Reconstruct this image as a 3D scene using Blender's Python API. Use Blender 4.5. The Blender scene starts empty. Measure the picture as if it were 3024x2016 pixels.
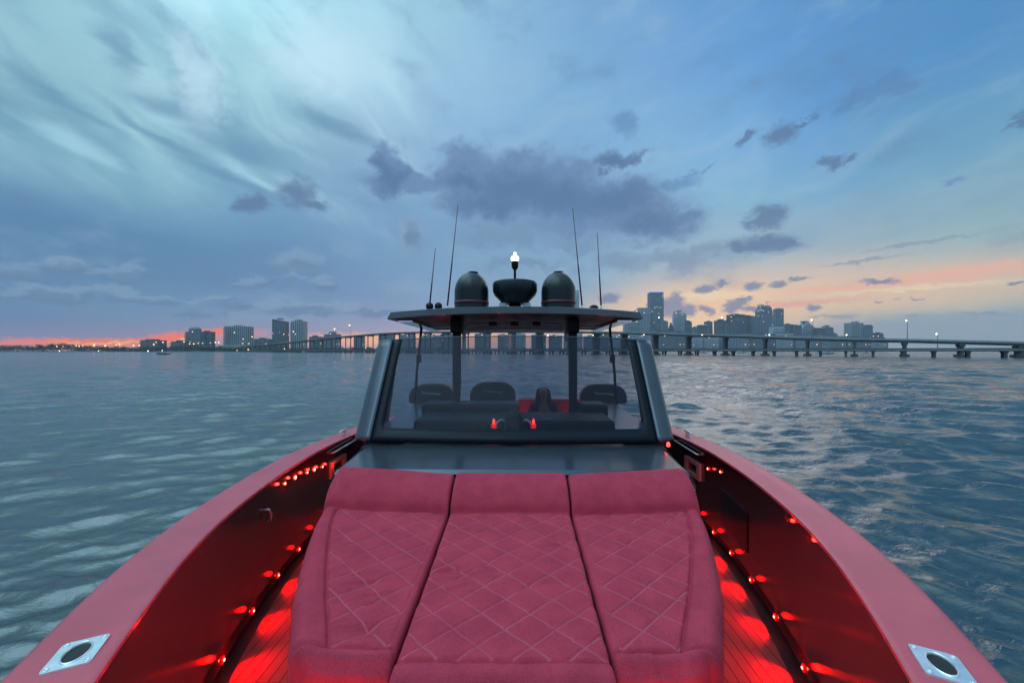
import bpy, math, random
import numpy as np
from mathutils import Vector, Matrix

random.seed(7)
rng = np.random.RandomState(11)
SC = bpy.context.scene
COL = SC.collection
R = math.radians

# ------------------------------------------------------------------ camera
H = 3.0            # camera height above the water
F = 1150.0         # focal length in photo pixels (photo is 3024 wide)
HOR = 1035.0       # horizon row in photo pixels
cam_d = bpy.data.cameras.new('camera')
cam_d.sensor_fit = 'HORIZONTAL'
cam_d.sensor_width = 36.0
cam_d.lens = 36.0 * F / 3024.0
cam_d.shift_y = (HOR - 1008.0) / 3024.0
cam_d.clip_start = 0.05
cam_d.clip_end = 20000
cam = bpy.data.objects.new('camera', cam_d)
COL.objects.link(cam)
cam.location = (0, 0, H)
cam.rotation_euler = (R(90), 0, 0)
SC.camera = cam
SC.view_settings.view_transform = 'Standard'
SC.view_settings.look = 'None'
SC.view_settings.exposure = 0.0
SC.view_settings.gamma = 1.0
SC.cycles.max_bounces = 8
SC.cycles.transparent_max_bounces = 12
SC.cycles.sample_clamp_indirect = 6.0
SC.cycles.caustics_reflective = False
SC.cycles.caustics_refractive = False
SC.cycles.use_denoising = True


def lin(c):
    c = c / 255.0
    return c / 12.92 if c <= 0.04045 else ((c + 0.055) / 1.055) ** 2.4


def L3(r, g, b):
    return (lin(r), lin(g), lin(b), 1.0)


# ------------------------------------------------------------------ dusk sky
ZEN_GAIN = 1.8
w = bpy.data.worlds.new('World')
SC.world = w
w.use_nodes = True
NT = w.node_tree
for n in list(NT.nodes):
    NT.nodes.remove(n)


class NB:
    """tiny node building helper"""
    def __init__(s, nt):
        s.nt = nt

    def new(s, t, **kw):
        n = s.nt.nodes.new(t)
        for k, v in kw.items():
            setattr(n, k, v)
        return n

    def put(s, sock, v):
        if v is None:
            return
        if isinstance(v, bpy.types.NodeSocket):
            s.nt.links.new(v, sock)
        else:
            sock.default_value = v

    def m(s, op, a, b=None, c=None, clamp=False):
        n = s.new('ShaderNodeMath', operation=op)
        n.use_clamp = clamp
        s.put(n.inputs[0], a); s.put(n.inputs[1], b)
        if c is not None:
            s.put(n.inputs[2], c)
        return n.outputs[0]

    def v(s, op, a, b=None):
        n = s.new('ShaderNodeVectorMath', operation=op)
        s.put(n.inputs[0], a)
        if b is not None:
            s.put(n.inputs[1], b)
        return n.outputs['Value'] if op in ('LENGTH', 'DISTANCE', 'DOT_PRODUCT') else n.outputs[0]

    def mix(s, f, a, b):
        n = s.new('ShaderNodeMix', data_type='RGBA')
        s.put(n.inputs[0], f); s.put(n.inputs[6], a); s.put(n.inputs[7], b)
        return n.outputs[2]

    def comb(s, x, y, z=0.0):
        n = s.new('ShaderNodeCombineXYZ')
        s.put(n.inputs[0], x); s.put(n.inputs[1], y); s.put(n.inputs[2], z)
        return n.outputs[0]

    def noise(s, vec, scale, detail=4, rough=0.55, dist=0.0):
        n = s.new('ShaderNodeTexNoise')
        s.put(n.inputs['Vector'], vec)
        n.inputs['Scale'].default_value = scale
        n.inputs['Detail'].default_value = detail
        n.inputs['Roughness'].default_value = rough
        n.inputs['Distortion'].default_value = dist
        return n

    def rng(s, val, a, b, c=0.0, d=1.0, smooth=True):
        n = s.new('ShaderNodeMapRange')
        n.interpolation_type = 'SMOOTHSTEP' if smooth else 'LINEAR'
        s.put(n.inputs[0], val)
        for i, q in enumerate((a, b, c, d)):
            n.inputs[i + 1].default_value = q
        return n.outputs[0]


S = NB(NT)


def px2sky(u, v):
    az = math.atan((u - 1512) / F)
    el = math.atan((HOR - v) / F * math.cos(az))
    return math.degrees(az), math.degrees(el)


tc = S.new('ShaderNodeTexCoord')
DIR = tc.outputs['Generated']
sep = S.new('ShaderNodeSeparateXYZ')
S.put(sep.inputs[0], DIR)
AZ = S.m('MULTIPLY', S.m('ARCTAN2', sep.outputs[0], sep.outputs[1]), 180 / math.pi)
EL = S.m('MULTIPLY', S.m('ARCSINE', sep.outputs[2]), 180 / math.pi)
P = S.comb(AZ, EL)
# slow warp of the colour field so that it is uneven like real cloud cover
wn = S.noise(DIR, 3.2, 4, 0.55, 0.0)
wv = S.v('SUBTRACT', wn.outputs['Color'], (0.5, 0.5, 0.5))
wk = S.rng(EL, 5.0, 24.0)
wsc = S.v('MULTIPLY', wv, S.comb(S.m('MULTIPLY', wk, 16.0), S.m('MULTIPLY', wk, 9.0)))
PW = S.v('ADD', P, wsc)
sw = S.new('ShaderNodeSeparateXYZ')
S.put(sw.inputs[0], PW)
AZW, ELW = sw.outputs[0], sw.outputs[1]
AZS = [-180, -110, -75, -52, -42, -32, -22, -10, 0, 10, 20, 30, 40, 50, 75, 110, 180]
BACK = {0: (135, 135, 160), 1.5: (135, 140, 165), 3: (130, 140, 168), 5: (125, 142, 172), 8: (118, 145, 178), 12: (115, 148, 182),
        18: (120, 158, 190), 25: (135, 175, 203), 33: (150, 195, 218), 42: (165, 208, 228), 70: (175, 212, 230)}
GRID = {
    0: [(170, 130, 150), (172, 130, 150), (190, 140, 155), (220, 165, 160), (230, 175, 165), (225, 190, 175), (230, 200, 175), (235, 205, 175), (205, 188, 172), (150, 160, 170), (142, 157, 173)],
    1.5: [(125, 128, 165), (148, 133, 163), (160, 145, 170), (180, 150, 170), (190, 165, 180), (190, 170, 185), (225, 195, 170), (240, 205, 165), (215, 190, 168), (148, 160, 174), (143, 162, 175)],
    3: [(98, 126, 166), (122, 136, 170), (138, 143, 175), (155, 150, 180), (170, 160, 185), (172, 165, 188), (205, 180, 172), (244, 216, 168), (228, 203, 172), (168, 172, 172), (150, 170, 173)],
    5: [(92, 133, 170), (102, 138, 175), (118, 142, 178), (130, 148, 183), (145, 155, 185), (150, 160, 188), (168, 166, 180), (238, 212, 165), (235, 203, 166), (208, 198, 166), (168, 186, 170)],
    8: [(78, 122, 162), (82, 124, 163), (93, 128, 168), (110, 140, 180), (126, 154, 190), (136, 164, 192), (142, 166, 190), (205, 195, 180), (226, 200, 170), (222, 196, 172), (178, 184, 172)],
    12: [(78, 124, 166), (82, 128, 168), (90, 134, 174), (105, 144, 182), (118, 155, 190), (124, 160, 192), (128, 165, 198), (150, 176, 196), (152, 177, 192), (160, 180, 190), (142, 175, 184)],
    18: [(118, 168, 190), (135, 183, 202), (112, 158, 190), (116, 160, 195), (120, 160, 195), (120, 160, 195), (125, 166, 205), (133, 176, 207), (128, 178, 208), (115, 164, 198), (103, 158, 190)],
    25: [(145, 192, 206), (142, 190, 205), (126, 172, 196), (132, 172, 202), (130, 170, 205), (130, 172, 210), (125, 170, 210), (128, 178, 216), (114, 168, 215), (92, 152, 205), (72, 138, 192)],
    33: [(150, 198, 214), (165, 215, 230), (166, 218, 228), (182, 222, 240), (150, 193, 222), (135, 180, 216), (122, 172, 212), (114, 163, 212), (92, 153, 209), (74, 139, 198), (66, 130, 188)],
    42: [(150, 195, 215), (160, 208, 225), (165, 215, 228), (165, 215, 235), (152, 198, 222), (136, 182, 216), (120, 167, 210), (108, 158, 208), (88, 146, 202), (76, 138, 196), (68, 130, 188)],
    70: [(165, 205, 225), (170, 212, 230), (172, 215, 230), (172, 215, 232), (165, 208, 228), (150, 195, 222), (138, 185, 218), (130, 178, 215), (120, 170, 210), (110, 162, 206), (105, 158, 203)],
}
azt = S.m('DIVIDE', S.m('ADD', AZW, 180.0), 360.0)
azt0 = S.m('DIVIDE', S.m('ADD', AZ, 180.0), 360.0)
base = None
prev = None
for el in sorted(GRID):
    rp = S.new('ShaderNodeValToRGB')
    S.put(rp.inputs[0], azt if el > 8 else azt0)
    cr = rp.color_ramp
    cr.interpolation = 'LINEAR'
    bk = BACK[el]
    g = GRID[el]
    cols = [bk, bk, tuple((bk[i] + g[0][i]) / 2 for i in range(3))] + g + [tuple((bk[i] + g[-1][i]) / 2 for i in range(3)), bk, bk]
    while len(cr.elements) < len(AZS):
        cr.elements.new(0.5)
    for i, (a, c) in enumerate(zip(AZS, cols)):
        cr.elements[i].position = (a + 180) / 360.0
    for i, (a, c) in enumerate(zip(AZS, cols)):
        cr.elements[i].color = L3(*c)
    if base is None:
        base = rp.outputs[0]
    else:
        fct = S.rng(ELW if el > 8 else EL, prev, el, smooth=False)
        base = S.mix(fct, base, rp.outputs[0])
    prev = el
sky = base


def blobs(lst, wamp, wscale, soft, color, opac, sky, detail=6, rough=0.6, stretch=1.0, warpvec=None):
    """ragged elliptical cloud puffs; lst of (u, v, half length, half height, rising angle) in photo pixels"""
    # every step hangs on the one before (through z, which the mapping flattens) so few values are alive at a time
    ss = S.new('ShaderNodeSeparateXYZ'); S.put(ss.inputs[0], sky)
    PP = S.v('ADD', S.comb(AZ, EL, ss.outputs[0]), warpvec)
    sp = S.new('ShaderNodeSeparateXYZ'); S.put(sp.inputs[0], PP)
    acc = None
    for (u, v, ru, rv, *an) in lst:
        an = R(an[0]) if an else 0.0
        a = px2sky(u - ru * math.cos(an), v + ru * math.sin(an))
        b = px2sky(u + ru * math.cos(an), v - ru * math.sin(an))
        c = px2sky(u + rv * math.sin(an), v + rv * math.cos(an))
        d = px2sky(u - rv * math.sin(an), v - rv * math.cos(an))
        ra = math.hypot(b[0] - a[0], b[1] - a[1]) / 2
        rb = math.hypot(c[0] - d[0], c[1] - d[1]) / 2
        ang = math.atan2(b[1] - a[1], b[0] - a[0])
        mp = S.new('ShaderNodeMapping', vector_type='TEXTURE')
        S.put(mp.inputs['Vector'], S.comb(sp.outputs[0], sp.outputs[1], sp.outputs[2] if acc is None else acc))
        cc = px2sky(u, v)
        mp.inputs['Location'].default_value = (cc[0], cc[1], 0)
        mp.inputs['Rotation'].default_value = (0, 0, ang)
        mp.inputs['Scale'].default_value = (ra, rb, 1e7)
        dd = S.v('LENGTH', mp.outputs[0])
        acc = dd if acc is None else S.m('SMOOTH_MIN', acc, dd, 0.35)
    mask = S.rng(acc, 1.0 + soft, 1.0 - soft, 0.0, opac)
    # wisps inside the cloud let some sky through
    return mask, S.mix(mask, sky, color)


# -- high cirrus in the upper left: streaks running down to the right
rot = S.new('ShaderNodeMapping', vector_type='TEXTURE')
S.put(rot.inputs['Vector'], PW)
rot.inputs['Rotation'].default_value = (0, 0, R(-30))
rot.inputs['Scale'].default_value = (20, 5.5, 1)
cn = S.noise(rot.outputs[0], 1.0, 4, 0.5, 0.25).outputs[0]
cirm = S.m('MULTIPLY', S.rng(EL, 13.0, 20.0), S.rng(AZ, -2.0, -22.0))
d1 = S.m('MULTIPLY', S.rng(cn, 0.50, 0.30), S.m('MULTIPLY', cirm, 0.50))
sky = S.mix(d1, sky, L3(98, 146, 176))
d2 = S.m('MULTIPLY', S.rng(cn, 0.50, 0.70), S.m('MULTIPLY', cirm, 0.45))
sky = S.mix(d2, sky, L3(188, 228, 238))
# faint veils over the right half
rot2 = S.new('ShaderNodeMapping', vector_type='TEXTURE')
S.put(rot2.inputs['Vector'], PW)
rot2.inputs['Rotation'].default_value = (0, 0, R(12))
rot2.inputs['Scale'].default_value = (30, 3.5, 1)
cn2 = S.noise(rot2.outputs[0], 1.0, 4, 0.5, 0.0).outputs[0]
vm = S.m('MULTIPLY', S.rng(EL, 5.0, 12.0), S.rng(AZ, -20.0, 8.0))
sky = S.mix(S.m('MULTIPLY', S.rng(cn2, 0.5, 0.75), S.m('MULTIPLY', vm, 0.28)), sky, L3(165, 195, 208))
sky = S.mix(S.m('MULTIPLY', S.rng(cn2, 0.5, 0.28), S.m('MULTIPLY', vm, 0.30)), sky, L3(98, 140, 178))
nz = S.noise(S.v('MULTIPLY', P, (0.5, 1.0, 1.0)), 0.16, 5, 0.62, 0.0).outputs[0]
sky = S.mix(S.m('MULTIPLY', S.rng(nz, 0.52, 0.72), S.m('MULTIPLY', S.rng(EL, 1.0, 6.0), 0.38)), sky, L3(92, 122, 160))
sky = S.mix(S.m('MULTIPLY', S.rng(nz, 0.48, 0.28), S.m('MULTIPLY', S.rng(EL, 1.0, 6.0), 0.22)), sky, L3(170, 200, 220))

# shared warps
def warp(wscale, wamp, stretch, detail=5, rough=0.62):
    nv = S.noise(S.v('MULTIPLY', P, (1.0 / stretch, 1.0, 1.0)), wscale, detail, rough)
    return S.v('MULTIPLY', S.v('SUBTRACT', nv.outputs['Color'], (0.5, 0.5, 0.5)), (wamp * stretch, wamp, 0.0))


W_BIG = warp(0.32, 7.2, 1.3, 6, 0.68)
W_MID = warp(0.62, 3.4, 1.5, 6, 0.66)
W_SML = warp(1.5, 1.5, 1.7, 5, 0.66)
W_STK = warp(0.35, 2.2, 3.5, 5)
# bright and dark single streaks
_, sky = blobs([(500, 355, 110, 16, -33), (690, 495, 115, 13, -30), (240, 430, 150, 22, -25)], 0, 0, 0.75, L3(176, 220, 236), 0.55, sky, warpvec=W_STK)
_, sky = blobs([(560, 335, 150, 28, -18), (470, 405, 170, 16, -32), (650, 515, 170, 15, -25), (330, 140, 90, 40, -55), (700, 440, 130, 45, -20), (1000, 380, 130, 22, -25), (180, 300, 200, 20, -30), (560, 250, 40, 90, 30)], 0, 0, 0.8, L3(96, 142, 175), 0.70, sky, warpvec=W_STK)
_, sky = blobs([(920, 190, 110, 95), (580, 230, 60, 110)], 0, 0, 0.9, L3(196, 230, 246), 0.75, sky, warpvec=W_BIG)
_, sky = blobs([(470, 170, 25, 55, 20), (690, 120, 50, 110)], 0, 0, 0.8, L3(142, 196, 212), 0.45, sky, warpvec=W_MID)
# warm glow and sunset streaks
_, sky = blobs([(2120, 900, 340, 60, 3), (2680, 850, 460, 60, 4)], 0, 0, 0.9, L3(250, 200, 160), 0.62, sky, warpvec=W_STK)
_, sky = blobs([(2800, 812, 340, 19, 7), (2480, 850, 180, 10, 5)], 0, 0, 0.8, L3(250, 182, 150), 0.8, sky, warpvec=W_SML)
_, sky = blobs([(2380, 892, 130, 7, 3), (2300, 905, 90, 6, 3)], 0, 0, 0.8, L3(232, 158, 142), 0.7, sky, warpvec=W_SML)
_, sky = blobs([(2100, 872, 150, 12, 2), (2680, 852, 230, 7, 4)], 0, 0, 0.8, L3(250, 222, 176), 0.75, sky, warpvec=W_SML)
# grey bank low at the far right
_, sky = blobs([(2800, 985, 480, 62, 1)], 0, 0, 0.45, L3(138, 158, 175), 0.85, sky, warpvec=W_MID)
# orange band under the clouds at the left horizon
_, sky = blobs([(300, 1014, 330, 13), (620, 992, 140, 15, 4), (1180, 1000, 240, 14), (90, 1018, 160, 8)], 0, 0, 0.8, L3(226, 140, 130), 0.8, sky, warpvec=W_SML)
_, sky = blobs([(290, 1010, 250, 9), (500, 998, 120, 12, 6), (660, 980, 90, 8)], 0, 0, 0.6, L3(255, 112, 74), 1.0, sky, warpvec=W_SML)
_, sky = blobs([(1180, 1002, 220, 16), (1420, 1000, 200, 16)], 0, 0, 0.7, L3(255, 184, 138), 0.95, sky, warpvec=W_SML)
_, sky = blobs([(545, 1000, 45, 5, 10), (320, 1012, 120, 3)], 0, 0, 0.7, L3(255, 196, 110), 0.9, sky, warpvec=W_SML)
# pale cumulus tops, low left
_, sky = blobs([(60, 800, 90, 24), (190, 778, 60, 22), (300, 800, 60, 14), (375, 800, 60, 26), (150, 858, 140, 16), (330, 858, 60, 18), (430, 876, 110, 12),
                (880, 765, 72, 34), (742, 835, 55, 17), (860, 822, 42, 13), (955, 832, 40, 13), (1215, 690, 42, 52), (1170, 850, 45, 20), (620, 885, 70, 10), (820, 900, 80, 14), (1000, 905, 90, 15)],
               0, 0, 0.28, L3(132, 158, 186), 0.58, sky, warpvec=W_MID)
_, sky = blobs([(60, 818, 110, 22), (200, 806, 70, 22), (380, 822, 70, 20), (150, 878, 160, 15), (430, 890, 130, 10),
                (885, 782, 58, 16), (750, 846, 52, 12), (860, 828, 36, 7), (960, 842, 36, 9), (1222, 700, 26, 36), (700, 905, 60, 12), (900, 918, 110, 12), (1130, 925, 90, 10), (560, 925, 60, 8)],
               0, 0, 0.5, L3(90, 118, 156), 0.68, sky, warpvec=W_MID)
# half transparent grey patches
_, sky = blobs([(1832, 774, 75, 30), (1985, 772, 95, 28), (1540, 690, 160, 30), (2087, 744, 75, 24, 12), (2013, 770, 55, 35), (1700, 720, 110, 24), (1460, 700, 110, 30), (1560, 780, 120, 18)],
               0, 0, 0.6, L3(98, 122, 156), 0.5, sky, warpvec=W_BIG)
# the big ragged dark cloud in the middle
BIG = [(u, v, a * 1.12, b * 1.14, *q) for (u, v, a, b, *q) in [(1154, 494, 48, 62), (1210, 545, 120, 30), (1365, 512, 75, 62), (1435, 522, 60, 60), (1514, 528, 110, 70), (1468, 600, 160, 50),
       (1631, 545, 140, 80), (1818, 470, 85, 26, 14), (1795, 596, 170, 62), (1940, 657, 110, 52), (1748, 643, 160, 45), (1561, 570, 150, 70)]]
_, sky = blobs(BIG, 0, 0, 0.40, L3(100, 130, 170), 0.92, sky, warpvec=W_BIG)
_, sky = blobs([(1150, 520, 40, 45), (1370, 545, 60, 36), (1520, 560, 120, 50), (1640, 585, 150, 50), (1818, 474, 70, 16, 14), (1800, 600, 120, 40), (1930, 662, 90, 36), (1460, 610, 110, 26)],
               0, 0, 0.7, L3(74, 108, 148), 0.78, sky, warpvec=W_BIG)
# small dark clouds
_, sky = blobs([(879, 570, 52, 42), (935, 603, 48, 18, -15), (748, 603, 50, 26, 15), (2270, 635, 52, 36), (2252, 661, 60, 16), (2261, 718, 95, 26), (2325, 722, 42, 18), (2187, 726, 40, 13),
                (2305, 402, 52, 27, 18), (2379, 362, 34, 8, 28), (2205, 405, 36, 14, 32), (2448, 483, 45, 14, 15), (2514, 474, 30, 9, 30), (3012, 357, 36, 18, 15)],
               0, 0, 0.55, L3(82, 108, 148), 0.82, sky, warpvec=W_MID)
_, sky = blobs([(2631, 248, 70, 34, 8), (2505, 303, 60, 22, 42), (2566, 279, 55, 24, 20), (2026, 518, 22, 7, 20), (2083, 502, 32, 7, 35), (2810, 540, 35, 8, 15), (1990, 545, 60, 16, 10), (1850, 370, 40, 30, -40)],
               0, 0, 0.6, L3(78, 120, 170), 0.55, sky, warpvec=W_MID)
_, sky = blobs([(2165, 905, 30, 19, 20), (2187, 892, 20, 13), (2213, 881, 10, 9), (2087, 916, 26, 11, -25), (2083, 853, 35, 11, 8), (2131, 837, 20, 10), (2226, 846, 25, 12),
                (2300, 840, 27, 9, 5), (2366, 823, 42, 3, 4), (2596, 831, 55, 8, -2), (2400, 909, 20, 9), (2218, 914, 36, 8), (2596, 889, 18, 3), (2705, 886, 10, 4), (2990, 837, 14, 4),
                (1984, 908, 45, 32), (1996, 888, 20, 24), (2033, 916, 25, 17), (1800, 880, 30, 14)],
               0, 0, 0.45, L3(108, 124, 158), 0.88, sky, warpvec=W_SML)
_, sky = blobs([(2930, 929, 110, 4, 0), (2457, 935, 70, 5), (2692, 933, 20, 3), (2650, 880, 16, 2), (2540, 770, 120, 4, 8), (2700, 720, 160, 5, 8)],
               0, 0, 0.6, L3(118, 138, 160), 0.6, sky, warpvec=W_SML)
sky = S.mix(0.09, sky, L3(120, 138, 160))
# sky out of frame overhead is brighter, which is what lights the boat
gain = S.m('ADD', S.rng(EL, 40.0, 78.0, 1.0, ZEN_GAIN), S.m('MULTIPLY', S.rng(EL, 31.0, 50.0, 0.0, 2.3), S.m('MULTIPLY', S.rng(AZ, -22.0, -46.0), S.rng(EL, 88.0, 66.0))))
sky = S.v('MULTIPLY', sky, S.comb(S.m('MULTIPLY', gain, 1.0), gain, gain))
nish = S.new('ShaderNodeTexSky', sky_type='NISHITA')
nish.sun_disc = False
nish.sun_elevation = R(0.6)
nish.sun_rotation = R(25)
nv_ = S.v('SCALE', nish.outputs[0])
nv_.node.inputs['Scale'].default_value = 0.006
sky = S.v('ADD', sky, nv_)
below = S.rng(EL, -0.2, -2.0)
sky = S.mix(below, sky, L3(90, 115, 130))
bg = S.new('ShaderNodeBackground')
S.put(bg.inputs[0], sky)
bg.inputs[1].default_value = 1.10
wo = S.new('ShaderNodeOutputWorld')
NT.links.new(bg.outputs[0], wo.inputs[0])
w.cycles.sampling_method = 'MANUAL'
w.cycles.sample_map_resolution = 512

# the sun has just gone; a weak, very soft light from its side is left
sd = bpy.data.lights.new('sun', 'SUN')
sd.energy = 0.25
sd.angle = R(30)
sd.color = (1.0, 0.86, 0.74)
so = bpy.data.objects.new('sun', sd)
COL.objects.link(so)
so.rotation_euler = (R(62), 0, R(155))

# ------------------------------------------------------------------ helpers
def tag(o, label=None, cat=None, group=None, kind=None):
    if label: o['label'] = label
    if cat: o['category'] = cat
    if group: o['group'] = group
    if kind: o['kind'] = kind
    return o


def empty(name, loc=(0, 0, 0), rz=0.0):
    o = bpy.data.objects.new(name, None)
    o.empty_display_size = 0.3
    COL.objects.link(o)
    o.location = loc
    o.rotation_euler = (0, 0, rz)
    return o


class MB:
    """collects shapes and links them as ONE mesh object"""
    def __init__(s):
        s.v, s.f, s.m, s.n = [], [], [], 0

    def add(s, vs, fs, mi=0):
        s.v.extend(tuple(map(float, p)) for p in vs)
        s.f.extend(tuple(i + s.n for i in f) for f in fs)
        s.m.extend([mi] * len(fs))
        s.n += len(vs)
        return s

    def box(s, x0, x1, y0, y1, z0, z1, mi=0):
        vs = [(x, y, z) for z in (z0, z1) for y in (y0, y1) for x in (x0, x1)]
        return s.add(vs, [(0, 2, 3, 1), (4, 5, 7, 6), (0, 1, 5, 4), (2, 6, 7, 3), (0, 4, 6, 2), (1, 3, 7, 5)], mi)

    def tube(s, pts, r, n=8, mi=0, cap=True):
        pts = [Vector(p) for p in pts]
        rs = r if isinstance(r, (list, tuple)) else [r] * len(pts)
        up = Vector((0, 0, 1))
        vs = []
        for i, p in enumerate(pts):
            d = (pts[min(i + 1, len(pts) - 1)] - pts[max(i - 1, 0)]).normalized()
            a = d.cross(up)
            if a.length < 1e-3:
                a = d.cross(Vector((1, 0, 0)))
            a.normalize()
            b = a.cross(d)
            for k in range(n):
                t = 2 * math.pi * k / n
                vs.append(p + (a * math.cos(t) + b * math.sin(t)) * rs[i])
        fs = []
        for i in range(len(pts) - 1):
            for k in range(n):
                k2 = (k + 1) % n
                fs.append((i * n + k, i * n + k2, (i + 1) * n + k2, (i + 1) * n + k))
        if cap:
            fs.append(tuple(range(n))[::-1])
            fs.append(tuple((len(pts) - 1) * n + k for k in range(n)))
        return s.add(vs, fs, mi)

    def lathe(s, prof, c=(0, 0, 0), n=32, mi=0, axis='z'):
        vs = []
        for (r, z) in prof:
            for k in range(n):
                t = 2 * math.pi * k / n
                q = (r * math.cos(t), r * math.sin(t), z)
                if axis == 'y': q = (q[0], q[2], q[1])
                if axis == 'x': q = (q[2], q[0], q[1])
                vs.append((c[0] + q[0], c[1] + q[1], c[2] + q[2]))
        fs = []
        for i in range(len(prof) - 1):
            for k in range(n):
                k2 = (k + 1) % n
                fs.append((i * n + k, i * n + k2, (i + 1) * n + k2, (i + 1) * n + k))
        fs.append(tuple(range(n))[::-1])
        fs.append(tuple((len(prof) - 1) * n + k for k in range(n)))
        return s.add(vs, fs, mi)

    def prism(s, poly, z0, z1, mi=0):
        n = len(poly)
        vs = [(x, y, z0) for x, y in poly] + [(x, y, z1) for x, y in poly]
        fs = [tuple(range(n))[::-1], tuple(range(n, 2 * n))]
        fs += [(i, (i + 1) % n, n + (i + 1) % n, n + i) for i in range(n)]
        return s.add(vs, fs, mi)

    def grid(s, rows, mi=0, flip=False):
        nr, nc = len(rows), len(rows[0])
        vs = [p for r in rows for p in r]
        fs = []
        for i in range(nr - 1):
            for j in range(nc - 1):
                q = (i * nc + j, i * nc + j + 1, (i + 1) * nc + j + 1, (i + 1) * nc + j)
                fs.append(q[::-1] if flip else q)
        return s.add(vs, fs, mi)

    def build(s, name, mats, parent=None, smooth=False, bevel=0.0, auto=None, loc=None, fixn=False):
        me = bpy.data.meshes.new(name)
        me.from_pydata(s.v, [], s.f)
        if not isinstance(mats, (list, tuple)):
            mats = [mats]
        for m in mats:
            me.materials.append(m)
        if len(mats) > 1:
            me.polygons.foreach_set('material_index', s.m)
        if fixn:
            import bmesh
            bm = bmesh.new(); bm.from_mesh(me)
            bmesh.ops.recalc_face_normals(bm, faces=bm.faces)
            bm.to_mesh(me); bm.free()
        if smooth:
            me.polygons.foreach_set('use_smooth', [True] * len(me.polygons))
            if auto:
                me.set_sharp_from_angle(angle=R(auto))
        me.update()
        o = bpy.data.objects.new(name, me)
        COL.objects.link(o)
        if parent: o.parent = parent
        if loc: o.location = loc
        if bevel:
            b = o.modifiers.new('bevel', 'BEVEL')
            b.width = bevel; b.segments = 2; b.limit_method = 'ANGLE'; b.angle_limit = R(35)
        return o


def mat(name, col, rough=0.5, metal=0.0, coat=0.0, emis=None, es=0.0, bump=0.0, bscale=50.0, var=0.0, vscale=3.0, sheen=0.0, coords='Object', spec=0.5):
    m = bpy.data.materials.new(name)
    m.use_nodes = True
    nb = NB(m.node_tree)
    b = m.node_tree.nodes['Principled BSDF']
    b.inputs['Base Color'].default_value = (*col, 1)
    b.inputs['Roughness'].default_value = rough
    b.inputs['Metallic'].default_value = metal
    b.inputs['Coat Weight'].default_value = coat
    b.inputs['Coat Roughness'].default_value = 0.08
    b.inputs['Specular IOR Level'].default_value = spec
    if sheen:
        b.inputs['Sheen Weight'].default_value = sheen
        b.inputs['Sheen Roughness'].default_value = 0.4
    if emis:
        b.inputs['Emission Color'].default_value = (*emis, 1)
        b.inputs['Emission Strength'].default_value = es
    t = nb.new('ShaderNodeTexCoord')
    if var:
        n = nb.noise(t.outputs[coords], vscale, 6, 0.6)
        f = nb.rng(n.outputs[0], 0.3, 0.7)
        c = nb.mix(f, (*[x * (1 - var) for x in col], 1), (*[min(1, x * (1 + var)) for x in col], 1))
        nb.put(b.inputs['Base Color'], c)
        r = nb.rng(n.outputs[0], 0.3, 0.7, max(0.02, rough * (1 - var * .6)), min(1, rough * (1 + var * .6)))
        nb.put(b.inputs['Roughness'], r)
    if bump:
        n = nb.noise(t.outputs[coords], bscale, 5, 0.6)
        bp = nb.new('ShaderNodeBump')
        bp.inputs['Strength'].default_value = bump
        bp.inputs['Distance'].default_value = 0.01
        nb.put(bp.inputs['Height'], n.outputs[0])
        nb.put(b.inputs['Normal'], bp.outputs[0])
    return m


def vnoise(x, y, seed=0):
    """smooth value noise on numpy arrays"""
    def h(i, j):
        n = (i.astype(np.int64) * 374761393 + j.astype(np.int64) * 668265263 + seed * 1442695041) & 0xffffffff
        n = ((n ^ (n >> 13)) * 1274126177) & 0xffffffff
        return ((n ^ (n >> 16)) & 0xffff) / 65535.0
    xi, yi = np.floor(x), np.floor(y)
    fx, fy = x - xi, y - yi
    fx = fx * fx * (3 - 2 * fx); fy = fy * fy * (3 - 2 * fy)
    a, b, c, d = h(xi, yi), h(xi + 1, yi), h(xi, yi + 1), h(xi + 1, yi + 1)
    return (a * (1 - fx) + b * fx) * (1 - fy) + (c * (1 - fx) + d * fx) * fy


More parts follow.
